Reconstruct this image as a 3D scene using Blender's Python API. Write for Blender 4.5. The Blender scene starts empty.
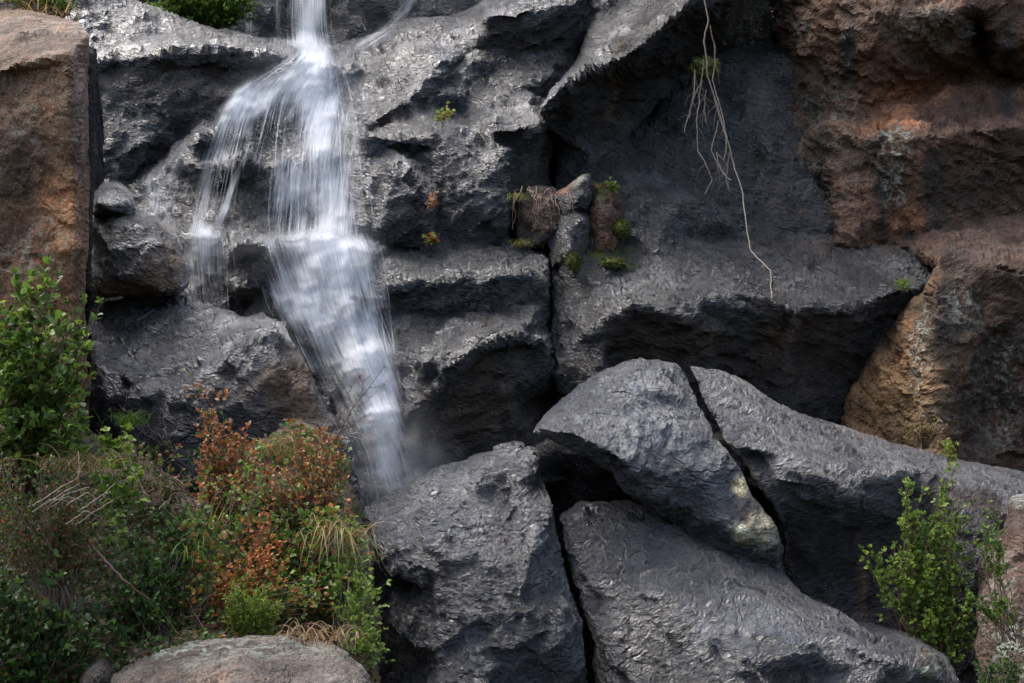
import bpy, math, random
import numpy as np
from mathutils import Vector, Matrix
from mathutils.geometry import delaunay_2d_cdt
from mathutils.bvhtree import BVHTree

random.seed(7)
RNG = np.random.default_rng(7)
scene = bpy.context.scene
COL = scene.collection
# ------------------------------------------------------------------ camera
W, H = 1024, 683
LENS = 50.0
PITCH = math.radians(4.0)
CAMLOC = np.array((0.0, 0.0, 1.9))
cam_data = bpy.data.cameras.new('camera')
cam_data.lens = LENS
cam_data.sensor_width = 36.0
cam_data.clip_start = 0.1
cam_data.clip_end = 2000
cam = bpy.data.objects.new('camera', cam_data)
cam.location = CAMLOC
cam.rotation_euler = (math.radians(90) + PITCH, 0, 0)
COL.objects.link(cam)
scene.camera = cam
# ------------------------------------------------------------------ world, sun, exposure
SUN_ELEV, SUN_AZ = math.radians(58), math.radians(-58)      # azimuth from +Y towards +X
world = bpy.data.worlds.new("World")
scene.world = world
world.use_nodes = True
nt = world.node_tree
for n in list(nt.nodes):
    nt.nodes.remove(n)
out = nt.nodes.new('ShaderNodeOutputWorld')
bg = nt.nodes.new('ShaderNodeBackground')
sky = nt.nodes.new('ShaderNodeTexSky')
sky.sky_type = 'NISHITA'
sky.sun_disc = False
sky.sun_elevation = SUN_ELEV
sky.sun_rotation = SUN_AZ
sky.air_density = 1.0
sky.dust_density = 5.0
sky.ozone_density = 1.0
hs = nt.nodes.new('ShaderNodeHueSaturation')
hs.inputs['Saturation'].default_value = 0.8
nt.links.new(sky.outputs[0], hs.inputs['Color'])
nt.links.new(hs.outputs[0], bg.inputs['Color'])
bg.inputs['Strength'].default_value = 0.15
nt.links.new(bg.outputs[0], out.inputs['Surface'])
sd = bpy.data.lights.new('sun', 'SUN')
sd.energy = 0.6
sd.angle = math.radians(40)
sd.color = (0.92, 0.96, 1.0)
sun = bpy.data.objects.new('sun', sd)
sdir = Vector((math.sin(SUN_AZ) * math.cos(SUN_ELEV), math.cos(SUN_AZ) * math.cos(SUN_ELEV), math.sin(SUN_ELEV)))
sun.rotation_euler = sdir.to_track_quat('Z', 'Y').to_euler()
sun.location = sdir * 40
COL.objects.link(sun)
scene.view_settings.view_transform = 'Standard'
scene.view_settings.look = 'None'
scene.view_settings.gamma = 1.0
scene.view_settings.exposure = 1.75
scene.view_settings.use_curve_mapping = False
scene.cycles.transparent_max_bounces = 24
scene.cycles.max_bounces = 6

# ------------------------------------------------------------------ geometry helpers
FPX = W * LENS / 36.0
FWD = np.array((0, math.cos(PITCH), math.sin(PITCH)))
UP = np.array((0, -math.sin(PITCH), math.cos(PITCH)))
RIGHT = np.array((1.0, 0, 0))

def P(x, y, d):
    """point seen at picture position x, y at depth d metres"""
    x = np.asarray(x, float); y = np.asarray(y, float); d = np.asarray(d, float)
    a = ((x - W / 2) / FPX)[..., None]
    b = (-(y - H / 2) / FPX)[..., None]
    return CAMLOC + (FWD + a * RIGHT + b * UP) * d[..., None]

def unP(p):
    q = np.asarray(p) - CAMLOC
    d = q @ FWD
    return q @ RIGHT / d * FPX + W / 2, H / 2 - q @ UP / d * FPX, d

def _h(ix, iy, iz, s):
    n = (ix.astype(np.int64) * 374761393 + iy.astype(np.int64) * 668265263 + iz.astype(np.int64) * 2147483647 + s * 1274126177) & 0xffffffff
    n = ((n ^ (n >> 13)) * 1274126177) & 0xffffffff
    n = ((n ^ (n >> 15)) * 2246822519) & 0xffffffff
    return (n ^ (n >> 16)) & 0xffffffff

def perlin(p, s=0):
    p = np.asarray(p, float)
    i = np.floor(p).astype(np.int64); f = p - i
    w = f * f * f * (f * (f * 6 - 15) + 10)
    r = 0
    for dx in (0, 1):
        for dy in (0, 1):
            for dz in (0, 1):
                h = _h(i[:, 0] + dx, i[:, 1] + dy, i[:, 2] + dz, s)
                gx = (h & 1023) / 511.5 - 1; gy = ((h >> 10) & 1023) / 511.5 - 1; gz = ((h >> 20) & 1023) / 511.5 - 1
                dot = gx * (f[:, 0] - dx) + gy * (f[:, 1] - dy) + gz * (f[:, 2] - dz)
                r = r + dot * (w[:, 0] if dx else 1 - w[:, 0]) * (w[:, 1] if dy else 1 - w[:, 1]) * (w[:, 2] if dz else 1 - w[:, 2])
    return r

def fbm(p, s=0, o=4, g=0.5):
    r = 0; a = 1.0
    for k in range(o):
        r = r + a * perlin(p * 2.03 ** k + 17.3 * k, s + k); a *= g
    return r

def ridged(p, s=0, o=3):
    r = 0; a = 1.0
    for k in range(o):
        r = r + a * (1 - 2.2 * np.abs(perlin(p * 2.1 ** k + 5.1 * k, s + k))); a *= 0.5
    return r

def worley_plane(p, s=0):
    """chipped facets: nearest cell's tilted plane, blended softly with the second nearest"""
    i = np.floor(p).astype(np.int64)
    best = np.full(len(p), 1e9); sec = np.full(len(p), 1e9)
    v1 = np.zeros(len(p)); v2 = np.zeros(len(p))
    for dx in (-1, 0, 1):
        for dy in (-1, 0, 1):
            for dz in (-1, 0, 1):
                c = i + np.array((dx, dy, dz))
                h = _h(c[:, 0], c[:, 1], c[:, 2], s); h2 = _h(c[:, 0], c[:, 1], c[:, 2], s + 91)
                fp = c + np.stack(((h & 1023), (h >> 10) & 1023, (h >> 20) & 1023), 1) / 1023.0
                g = np.stack(((h2 & 1023), (h2 >> 10) & 1023, (h2 >> 20) & 1023), 1) / 511.5 - 1
                dl = p - fp
                dd = (dl ** 2).sum(1)
                v = (dl * g).sum(1) * 0.9 + g[:, 0] * 0.15
                m = dd < best
                m2 = (~m) & (dd < sec)
                sec = np.where(m, best, np.where(m2, dd, sec)); v2 = np.where(m, v1, np.where(m2, v, v2))
                best = np.where(m, dd, best); v1 = np.where(m, v, v1)
    e = np.sqrt(sec) - np.sqrt(best)
    t = np.clip(e / 0.06, 0, 1); t = t * t * (3 - 2 * t)
    return v1 * (0.5 + 0.5 * t) + v2 * (0.5 - 0.5 * t)

def mesh_obj(name, verts, faces, mat=None, parent=None, cols=None, smooth=True, uv=None):
    me = bpy.data.meshes.new(name)
    verts = np.asarray(verts, np.float32)
    if isinstance(faces, np.ndarray):
        nf, k = faces.shape
        me.vertices.add(len(verts)); me.vertices.foreach_set('co', verts.ravel())
        me.loops.add(nf * k); me.loops.foreach_set('vertex_index', faces.astype(np.int32).ravel())
        me.polygons.add(nf); me.polygons.foreach_set('loop_start', np.arange(0, nf * k, k, dtype=np.int32))
        me.update(calc_edges=True)
    else:
        me.from_pydata([tuple(v) for v in verts], [], faces)
    if smooth:
        me.polygons.foreach_set('use_smooth', np.ones(len(me.polygons), bool))
    else:
        me.polygons.foreach_set('use_smooth', np.zeros(len(me.polygons), bool))
    for k, c in (cols or {}).items():
        at = me.color_attributes.new(k, 'FLOAT_COLOR', 'POINT')
        c = np.asarray(c, np.float32)
        if c.shape[1] == 3:
            c = np.concatenate((c, np.ones((len(c), 1), np.float32)), 1)
        at.data.foreach_set('color', c.ravel())
    if uv is not None:
        l = me.uv_layers.new(name='UVMap')
        idx = np.zeros(len(me.loops), np.int32); me.loops.foreach_get('vertex_index', idx)
        l.data.foreach_set('uv', np.asarray(uv, np.float32)[idx].ravel())
    me.validate()
    if mat: me.materials.append(mat)
    o = bpy.data.objects.new(name, me)
    COL.objects.link(o)
    if parent is not None:
        o.parent = parent
        o.matrix_parent_inverse = Matrix.Translation(-Vector(parent.location))
    return o

def tag(o, label=None, cat=None, group=None, kind=None):
    if label: o['label'] = label
    if cat: o['category'] = cat
    if group: o['group'] = group
    if kind: o['kind'] = kind
    return o

def empty(name, loc):
    o = bpy.data.objects.new(name, None); o.empty_display_size = 0.1
    o.location = tuple(float(v) for v in loc); COL.objects.link(o); return o

# ------------------------------------------------------------------ materials
def new_mat(name):
    m = bpy.data.materials.new(name); m.use_nodes = True
    n = m.node_tree; n.nodes.clear()
    return m, n, n.nodes.new, n.links.new

def rock_material(name, ripple_rot=(0.3, 0.6, 0.2), bump=1.0):
    m, n, N, L = new_mat(name)
    o = N('ShaderNodeOutputMaterial'); b = N('ShaderNodeBsdfPrincipled'); L(b.outputs[0], o.inputs[0])
    geo = N('ShaderNodeNewGeometry')
    tint = N('ShaderNodeAttribute'); tint.attribute_name = 'Tint'
    mask = N('ShaderNodeAttribute'); mask.attribute_name = 'Mask'
    sep = N('ShaderNodeSeparateColor'); L(mask.outputs['Color'], sep.inputs[0])   # R lichen, G moss, B wet
    def noise(scale, det=6, rough=0.6, vec=None, dist=0.0):
        t = N('ShaderNodeTexNoise'); t.inputs['Scale'].default_value = scale; t.inputs['Detail'].default_value = det
        t.inputs['Roughness'].default_value = rough; t.inputs['Distortion'].default_value = dist
        L(vec if vec else geo.outputs['Position'], t.inputs['Vector']); return t.outputs['Fac']
    def ramp(src, a, c0, bb, c1):
        r = N('ShaderNodeMapRange'); r.inputs['From Min'].default_value = a; r.inputs['From Max'].default_value = bb
        r.inputs['To Min'].default_value = c0; r.inputs['To Max'].default_value = c1; L(src, r.inputs['Value']); return r.outputs[0]
    def math_(op, a, bv):
        r = N('ShaderNodeMath'); r.operation = op
        for k, v in enumerate((a, bv)):
            if isinstance(v, (int, float)): r.inputs[k].default_value = v
            else: L(v, r.inputs[k])
        return r.outputs[0]
    def mixc(f, a, bv, typ='MIX'):
        r = N('ShaderNodeMix'); r.data_type = 'RGBA'; r.blend_type = typ
        if isinstance(f, (int, float)): r.inputs[0].default_value = f
        else: L(f, r.inputs[0])
        for k, v in ((6, a), (7, bv)):
            if isinstance(v, tuple): r.inputs[k].default_value = v + (1,)
            else: L(v, r.inputs[k])
        return r.outputs[2]
    mp = N('ShaderNodeMapping'); mp.inputs['Rotation'].default_value = ripple_rot; mp.vector_type = 'TEXTURE'; mp.inputs['Scale'].default_value = (1.0, 1.0, 0.42)
    L(geo.outputs['Position'], mp.inputs['Vector'])
    big = noise(2.3, 5, 0.6); mid = noise(9, 8, 0.65); fine = noise(70, 6, 0.7)
    v = math_('MULTIPLY', ramp(mid, 0.3, 0.4, 0.7, 1.7), ramp(fine, 0.3, 0.35, 0.7, 1.8))
    v = math_('MULTIPLY', v, ramp(big, 0.3, 0.6, 0.7, 1.45))
    vc = N('ShaderNodeCombineColor')
    for k in range(3): L(v, vc.inputs[k])
    c = mixc(1.0, tint.outputs['Color'], vc.outputs[0], 'MULTIPLY')
    # warm mineral staining patches
    st = ramp(noise(5.0, 6, 0.7, dist=0.6), 0.56, 0.0, 0.68, 0.5)
    c = mixc(st, c, mixc(1.0, c, (1.7, 1.15, 0.75), 'MULTIPLY'))
    # pale mineral speckles
    sp = N('ShaderNodeTexVoronoi'); sp.inputs['Scale'].default_value = 55; L(geo.outputs['Position'], sp.inputs['Vector'])
    spk = math_('MULTIPLY', ramp(sp.outputs['Distance'], 0.12, 1.0, 0.24, 0.0), ramp(noise(7, 4), 0.46, 0.0, 0.6, 1.0))
    dry = math_('SUBTRACT', 1.0, sep.outputs[2])
    c = mixc(math_('MULTIPLY', spk, math_('ADD', math_('MULTIPLY', dry, 0.6), 0.05)), c, (0.42, 0.40, 0.35))
    # a wet skin darkens the stone
    wd = N('ShaderNodeMapRange'); L(sep.outputs[2], wd.inputs[0]); wd.inputs[3].default_value = 1.0; wd.inputs[4].default_value = 0.2
    wv_ = N('ShaderNodeVectorMath'); wv_.operation = 'SCALE'; L(c, wv_.inputs[0]); L(wd.outputs[0], wv_.inputs['Scale']); c = wv_.outputs[0]
    # lichen
    ln = ramp(noise(20, 8, 0.72, dist=0.4), 0.50, 0.0, 0.56, 1.0)
    lf = math_('MULTIPLY', ln, ramp(sep.outputs[0], 0.15, 0.0, 0.7, 0.9))
    c = mixc(lf, c, (0.34, 0.37, 0.30))
    mo = math_('MULTIPLY', ramp(noise(14, 6, 0.7), 0.42, 0.0, 0.52, 1.0), ramp(sep.outputs[1], 0.2, 0.0, 0.7, 1.0))
    c = mixc(mo, c, (0.055, 0.075, 0.012))
    L(c, b.inputs['Base Color'])
    # wetness -> gloss
    ws = math_('ADD', sep.outputs[2], ramp(noise(4, 5, 0.6), 0.3, -0.28, 0.7, 0.28))
    ws = math_('SUBTRACT', ws, math_('ADD', lf, mo))
    rough = ramp(ws, 0.1, 0.85, 0.85, 0.36)
    rough = math_('ADD', rough, ramp(fine, 0.3, -0.04, 0.7, 0.12))
    L(rough, b.inputs['Roughness'])
    L(ramp(ws, 0.1, 0.25, 0.7, 0.35), b.inputs['Specular IOR Level'])
    b.inputs['Coat IOR'].default_value = 1.55; b.inputs['Coat Roughness'].default_value = 0.12; L(ramp(ws, 0.3, 0.0, 0.75, 1.0), b.inputs['Coat Weight'])
    # bump: crumpled ripples + grain + pits
    rip = noise(23, 5, 0.6, mp.outputs[0], 0.35); rip2 = noise(80, 4, 0.62, mp.outputs[0], 0.3)
    vo = N('ShaderNodeTexVoronoi'); vo.feature = 'F1'; vo.inputs['Scale'].default_value = 24
    wv = N('ShaderNodeTexNoise'); wv.inputs['Scale'].default_value = 9; wv.inputs['Detail'].default_value = 5; L(mp.outputs[0], wv.inputs['Vector'])
    wa = N('ShaderNodeVectorMath'); wa.operation = 'SCALE'; wa.inputs['Scale'].default_value = 0.12; L(wv.outputs['Color'], wa.inputs[0])
    wb = N('ShaderNodeVectorMath'); wb.operation = 'ADD'; L(mp.outputs[0], wb.inputs[0]); L(wa.outputs[0], wb.inputs[1]); L(wb.outputs[0], vo.inputs['Vector'])
    rg = math_('ABSOLUTE', math_('SUBTRACT', rip, 0.5), 0)
    rg2 = math_('ABSOLUTE', math_('SUBTRACT', rip2, 0.5), 0)
    h = math_('ADD', math_('MULTIPLY', rip, 1.3), math_('ADD', math_('MULTIPLY', rg, -0.15), math_('MULTIPLY', rip2, 0.45)))
    h = math_('ADD', h, math_('MULTIPLY', vo.outputs['Distance'], 0.40))
    h = math_('ADD', h, math_('MULTIPLY', fine, 0.12))
    ck = N('ShaderNodeTexVoronoi'); ck.feature = 'DISTANCE_TO_EDGE'; ck.inputs['Scale'].default_value = 2.2; L(wb.outputs[0], ck.inputs['Vector'])
    ckm = math_('MULTIPLY', ramp(ck.outputs['Distance'], 0.0, -0.5, 0.03, 0.0), ramp(noise(3.1, 3), 0.45, 0.0, 0.6, 1.0))
    am = ramp(noise(2.7, 3, 0.5), 0.35, 0.45, 0.68, 1.35)
    h = math_('ADD', math_('MULTIPLY', h, am), ckm)
    bp = N('ShaderNodeBump'); bp.inputs['Strength'].default_value = 1.0; bp.inputs['Distance'].default_value = 0.056 * bump
    L(h, bp.inputs['Height']); L(bp.outputs[0], b.inputs['Normal']); L(bp.outputs[0], b.inputs['Coat Normal'])
    return m

def leaf_material(name, rough=0.35, trans=0.35):
    m, n, N, L = new_mat(name)
    o = N('ShaderNodeOutputMaterial'); b = N('ShaderNodeBsdfPrincipled'); t = N('ShaderNodeBsdfTranslucent'); mx = N('ShaderNodeMixShader')
    a = N('ShaderNodeAttribute'); a.attribute_name = 'Tint'
    no = N('ShaderNodeTexNoise'); no.inputs['Scale'].default_value = 40
    g = N('ShaderNodeNewGeometry'); L(g.outputs['Position'], no.inputs['Vector'])
    r = N('ShaderNodeMapRange'); L(no.outputs['Fac'], r.inputs[0]); r.inputs[3].default_value = 0.75; r.inputs[4].default_value = 1.25
    ml = N('ShaderNodeVectorMath'); ml.operation = 'SCALE'; L(a.outputs['Color'], ml.inputs[0]); L(r.outputs[0], ml.inputs['Scale'])
    L(ml.outputs[0], b.inputs['Base Color']); L(ml.outputs[0], t.inputs['Color'])
    b.inputs['Roughness'].default_value = rough
    b.inputs['Specular IOR Level'].default_value = 0.3
    mx.inputs[0].default_value = trans
    L(b.outputs[0], mx.inputs[1]); L(t.outputs[0], mx.inputs[2]); L(mx.outputs[0], o.inputs[0])
    return m

def plain_material(name, rough=0.7, bumpscale=60, bd=0.003):
    m, n, N, L = new_mat(name)
    o = N('ShaderNodeOutputMaterial'); b = N('ShaderNodeBsdfPrincipled'); L(b.outputs[0], o.inputs[0])
    a = N('ShaderNodeAttribute'); a.attribute_name = 'Tint'
    g = N('ShaderNodeNewGeometry')
    no = N('ShaderNodeTexNoise'); no.inputs['Scale'].default_value = bumpscale; no.inputs['Detail'].default_value = 6; L(g.outputs['Position'], no.inputs['Vector'])
    r = N('ShaderNodeMapRange'); L(no.outputs['Fac'], r.inputs[0]); r.inputs[1].default_value = 0.3; r.inputs[2].default_value = 0.7; r.inputs[3].default_value = 0.5; r.inputs[4].default_value = 1.5
    ml = N('ShaderNodeVectorMath'); ml.operation = 'SCALE'; L(a.outputs['Color'], ml.inputs[0]); L(r.outputs[0], ml.inputs['Scale'])
    L(ml.outputs[0], b.inputs['Base Color']); b.inputs['Roughness'].default_value = rough
    bp = N('ShaderNodeBump'); bp.inputs['Distance'].default_value = bd; L(no.outputs['Fac'], bp.inputs['Height']); L(bp.outputs[0], b.inputs['Normal'])
    return m

def water_material():
    m, n, N, L = new_mat('white_water')
    o = N('ShaderNodeOutputMaterial')
    tr = N('ShaderNodeBsdfTransparent'); di = N('ShaderNodeBsdfDiffuse'); tl = N('ShaderNodeBsdfTranslucent')
    di.inputs[0].default_value = (0.84, 0.85, 0.87, 1); tl.inputs[0].default_value = (0.84, 0.85, 0.87, 1)
    m1 = N('ShaderNodeMixShader'); m1.inputs[0].default_value = 0.5; L(di.outputs[0], m1.inputs[1]); L(tl.outputs[0], m1.inputs[2])
    uv = N('ShaderNodeUVMap'); uv.uv_map = 'UVMap'
    at = N('ShaderNodeAttribute'); at.attribute_name = 'Mask'
    sep = N('ShaderNodeSeparateColor'); L(at.outputs['Color'], sep.inputs[0])
    def streak(sx, sy, det, off):
        mp = N('ShaderNodeMapping'); mp.inputs['Scale'].default_value = (sx, sy, 1); mp.inputs['Location'].default_value = (off, off, 0)
        L(uv.outputs[0], mp.inputs[0])
        t = N('ShaderNodeTexNoise'); t.inputs['Scale'].default_value = 1; t.inputs['Detail'].default_value = det; t.inputs['Roughness'].default_value = 0.6; t.inputs['Distortion'].default_value = 0.25
        L(mp.outputs[0], t.inputs['Vector']); return t.outputs['Fac']
    def ma(op, a, b):
        r = N('ShaderNodeMath'); r.operation = op
        for k, v in enumerate((a, b)):
            if isinstance(v, (int, float)): r.inputs[k].default_value = v
            else: L(v, r.inputs[k])
        return r.outputs[0]
    s1 = streak(34, 1.1, 4, 3.1); s2 = streak(120, 1.6, 2, 9.7); s3 = streak(8, 2.2, 3, 21.3)
    s = ma('ADD', ma('MULTIPLY', s1, 0.9), ma('ADD', ma('MULTIPLY', s2, 0.95), ma('MULTIPLY', s3, 0.7)))   # mean 1.15
    # threshold falls where the flow is thick
    th = ma('SUBTRACT', 1.62, ma('MULTIPLY', sep.outputs[0], 0.80))
    a = N('ShaderNodeMapRange'); a.clamp = True
    L(ma('SUBTRACT', s, th), a.inputs['Value']); a.inputs['From Min'].default_value = -0.10; a.inputs['From Max'].default_value = 0.52
    al = ma('MULTIPLY', a.outputs[0], ma('ADD', ma('MULTIPLY', sep.outputs[0], 0.72), 0.28))
    al = ma('ADD', al, sep.outputs[2])
    al = ma('MULTIPLY', al, sep.outputs[1])
    mx = N('ShaderNodeMixShader'); L(al, mx.inputs[0]); L(tr.outputs[0], mx.inputs[1]); L(m1.outputs[0], mx.inputs[2]); L(mx.outputs[0], o.inputs[0])
    return m

MROCK = rock_material('wet_rock', (0.45, 0.30, 0.1), 1.0)
MROCK2 = rock_material('wet_rock_steep_grain', (0.3, -0.9, 0.1), 1.0)
MROCK3 = rock_material('wet_rock_falling_grain', (0.45, -0.38, -0.1), 1.0)
MDRY = rock_material('dry_rock', (0.1, 0.9, 0.2), 0.7)
MSOIL = plain_material('soil', 0.9, 25, 0.03)
MLEAF = leaf_material('leaf', 0.45, 0.38)
MDEAD = leaf_material('dry_leaf', 0.5, 0.25)
MTWIG = plain_material('twig_bark', 0.7, 120, 0.002)
MMOSS = plain_material('moss', 0.95, 90, 0.01)
MWATER = water_material()

# ------------------------------------------------------------------ rock patches
DARK = (0.036, 0.038, 0.045); DKBR = (0.070, 0.052, 0.038); BROWN = (0.085, 0.052, 0.034); TAN = (0.17, 0.105, 0.062); RED = (0.38, 0.17, 0.09)
SURF = {}

def pts_in_poly(x, y, poly):
    ins = np.zeros(len(x), bool)
    j = len(poly) - 1
    for i in range(len(poly)):
        xi, yi = poly[i][:2]; xj, yj = poly[j][:2]
        c = ((yi > y) != (yj > y)) & (x < (xj - xi) * (y - yi) / (yj - yi + 1e-12) + xi)
        ins ^= c; j = i
    return ins

def dist_poly(x, y, poly):
    best = np.full(len(x), 1e9)
    n = len(poly)
    for i in range(n):
        ax, ay = poly[i][:2]; bx, by = poly[(i + 1) % n][:2]
        dx, dy = bx - ax, by - ay
        t = np.clip(((x - ax) * dx + (y - ay) * dy) / (dx * dx + dy * dy + 1e-9), 0, 1)
        best = np.minimum(best, np.hypot(x - ax - t * dx, y - ay - t * dy))
    return best

def rock_arrays(outline, inner, sp=3.0, thick=0.8, rim=0.15, rimw=14, amp=1.0, freq=1.0, seed=1, jit=2.5, smooth=3,
                base=DARK, wet=0.9, blobs=(), lichen=(), moss=(), strata=(0.25, -0.35, 0.9), saw=1.0, chip=1.0):
    # 1. coarse depth surface
    cv = [(p[0], p[1]) for p in outline]; cd = [p[2] for p in outline]
    n0 = len(cv); edges = [(i, (i + 1) % n0) for i in range(n0)]
    for pl in inner:
        if isinstance(pl[0], (int, float)): pl = [pl]
        st = len(cv)
        for q in pl: cv.append((q[0], q[1])); cd.append(q[2])
        edges += [(st + i, st + i + 1) for i in range(len(pl) - 1)]
    r = delaunay_2d_cdt([Vector(v) for v in cv], edges, [], 0, 1e-4)
    vx = np.array([tuple(v) for v in r[0]])
    dd = np.zeros(len(vx))
    for k, orig in enumerate(r[3]):
        if orig: dd[k] = 1.0 / cd[orig[0]]
        else:
            dist = np.array([(vx[k][0] - c[0]) ** 2 + (vx[k][1] - c[1]) ** 2 for c in cv]); w = 1 / (dist + 1e-3) ** 2
            dd[k] = (w / np.array(cd)).sum() / w.sum()
    tris = np.array([f for f in r[2]])
    # 2. rough outline
    ol = []
    for i in range(n0):
        a = np.array(outline[i][:2], float); b = np.array(outline[(i + 1) % n0][:2], float)
        L = np.hypot(*(b - a)); k = max(1, int(L / sp))
        for t in range(k): ol.append(a + (b - a) * t / k)
    ol = np.array(ol)
    q = np.concatenate((ol / 26.0, np.full((len(ol), 1), seed * 3.7)), 1)
    off = np.stack((fbm(q, seed + 5, 4, 0.6), fbm(q + 31, seed + 6, 4, 0.6)), 1) * jit * 2.2
    ol = ol + off
    poly = [tuple(v) for v in ol]
    # 3. dense points
    x0, y0 = ol.min(0); x1, y1 = ol.max(0)
    gx, gy = np.meshgrid(np.arange(x0, x1, sp), np.arange(y0, y1, sp * 0.866))
    gx[1::2] += sp / 2
    gx = gx.ravel() + RNG.uniform(-.25, .25, gx.size) * sp; gy = gy.ravel() + RNG.uniform(-.25, .25, gy.size) * sp
    m = pts_in_poly(gx, gy, poly); gx, gy = gx[m], gy[m]
    dp = dist_poly(gx, gy, poly); m = dp > sp * 0.6; gx, gy = gx[m], gy[m]
    X = np.concatenate((ol[:, 0], gx)); Y = np.concatenate((ol[:, 1], gy)); nb = len(ol)
    R = delaunay_2d_cdt([Vector((a, b)) for a, b in zip(X, Y)], [(i, (i + 1) % nb) for i in range(nb)], [], 1, 1e-5)
    V = np.array([tuple(v) for v in R[0]]); T = np.array(R[2])
    remap_b = [None] * nb
    for k, orig in enumerate(R[3]):
        for oo in orig:
            if oo < nb: remap_b[oo] = k
    X, Y = V[:, 0], V[:, 1]
    D = np.zeros(len(V)); W_ = np.full(len(V), -1e9)
    for t in tris:
        a, b, c = vx[t[0]], vx[t[1]], vx[t[2]]
        den = (b[1] - c[1]) * (a[0] - c[0]) + (c[0] - b[0]) * (a[1] - c[1])
        if abs(den) < 1e-9: continue
        l0 = ((b[1] - c[1]) * (X - c[0]) + (c[0] - b[0]) * (Y - c[1])) / den
        l1 = ((c[1] - a[1]) * (X - c[0]) + (a[0] - c[0]) * (Y - c[1])) / den
        l2 = 1 - l0 - l1
        mn = np.minimum(np.minimum(l0, l1), l2)
        u = mn > W_
        e0, e1, e2 = (np.clip(l, -.1, 1.1) for l in (l0, l1, l2))
        val = (e0 * dd[t[0]] + e1 * dd[t[1]] + e2 * dd[t[2]]) / (e0 + e1 + e2)
        D = np.where(u, val, D); W_ = np.where(u, mn, W_)
    # smooth creases a little
    E = np.concatenate((T[:, [0, 1]], T[:, [1, 2]], T[:, [2, 0]]))
    for _ in range(smooth):
        s = np.zeros(len(V)); c = np.zeros(len(V))
        np.add.at(s, E[:, 0], D[E[:, 1]]); np.add.at(c, E[:, 0], 1); np.add.at(s, E[:, 1], D[E[:, 0]]); np.add.at(c, E[:, 1], 1)
        D = 0.4 * D + 0.6 * s / np.maximum(c, 1)
    D = 1.0 / D
    dp = dist_poly(X, Y, poly)
    t = np.clip(1 - dp / rimw, 0, 1)
    D = D + rim * (1 - np.sqrt(np.clip(1 - t * t, 0, 1)))
    pos = P(X, Y, D)
    # 4. closing back: rings pushed back in +Y
    bi = [k for k in remap_b if k is not None]
    ring = pos[bi]; cen = ring.mean(0); bd = cen - CAMLOC; bd[2] = 0; bd /= np.linalg.norm(bd)
    verts = [pos]; faces = [T]; prev = np.array(bi); cnt = len(pos)
    for (fy, sh) in ((0.10, 0.01), (0.45, 0.09), (1.0, 0.25)):
        rr = ring + bd * thick * fy; rr[:, 0] += (cen[0] - rr[:, 0]) * sh; rr[:, 2] += (cen[2] - rr[:, 2]) * sh
        idx = np.arange(cnt, cnt + len(rr)); cnt += len(rr); verts.append(rr)
        nx = np.roll(np.arange(len(rr)), -1)
        faces.append(np.stack((prev, prev[nx], idx[nx]), 1)); faces.append(np.stack((prev, idx[nx], idx), 1)); prev = idx
    verts.append((cen + bd * thick * 1.3)[None])
    nx = np.roll(np.arange(len(prev)), -1)
    faces.append(np.stack((prev, prev[nx], np.full(len(prev), cnt)), 1))
    pos = np.concatenate(verts); F = np.concatenate(faces)
    # orient faces to the camera on the front
    a, b, c = pos[T[:, 0]], pos[T[:, 1]], pos[T[:, 2]]
    nn = np.cross(b - a, c - a); s = (nn * (CAMLOC - a)).sum(1)
    if (s < 0).mean() > 0.5: F = F[:, ::-1]
    # 5. real relief along the surface normal
    a, b, c = pos[F[:, 0]], pos[F[:, 1]], pos[F[:, 2]]
    fn = np.cross(b - a, c - a); vn = np.zeros_like(pos)
    for k in range(3): np.add.at(vn, F[:, k], fn)
    # smooth the normals so relief stays clean across creases
    vn /= np.linalg.norm(vn, axis=1)[:, None] + 1e-12
    p = pos * freq
    st = np.array(strata) / np.linalg.norm(strata)
    warp = fbm(p * 1.3, seed + 40, 4) * 1.0
    edge = np.ones(len(pos)); edge[:len(V)] = 0.3 + 0.7 * np.clip(dp / 9.0, 0, 1); edge[len(V):] = 0.3
    h = fbm(p * 1.6, seed, 3) * 0.035
    ps = p + (p @ st)[:, None] * st * 1.3
    h += worley_plane(p * 2.2 + warp[:, None] * 0.3, seed + 3) * 0.075 * chip
    h += worley_plane(ps * 4.8 + warp[:, None] * 0.8, seed + 4) * 0.042 * chip
    h += worley_plane(ps * 11.0 + warp[:, None] * 0.8, seed + 5) * 0.017 * chip
    h += worley_plane(ps * 23.0 + warp[:, None] * 1.2, seed + 6) * 0.005 * chip
    h += ridged(p * np.array((1, 1, 1.5)) * 4.5, seed + 9) * 0.012
    t1 = (pos @ st) * 5.0 * freq + warp * 1.6
    fr = t1 - np.floor(t1); sw = np.minimum(fr / 0.82, (1 - fr) / 0.18)
    msk = np.clip(fbm(p * 1.1 + 9, seed + 60, 2) * 2.5 + 0.55, 0, 1)
    h += (sw - 0.5) * 0.032 * saw * msk
    t2 = (pos @ st) * 15 * freq + warp * 3.2 + fbm(p * 5, seed + 70, 2) * 0.8
    fr = t2 - np.floor(t2); sw = np.minimum(fr / 0.75, (1 - fr) / 0.25)
    h += (sw - 0.5) * 0.013 * saw * np.clip(fbm(p * 2.1 + 4, seed + 61, 2) * 2.5 + 0.6, 0, 1)
    pos = pos + vn * (h * amp * edge)[:, None]
    # 6. mineral colour with some painted shade, wetness, lichen and moss, fixed to the rock
    ux, uy, _ = unP(pos)
    wn = fbm(pos * 3.0, seed + 80, 4); wn2 = fbm(pos * 3.0 + 40, seed + 81, 4)
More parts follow.
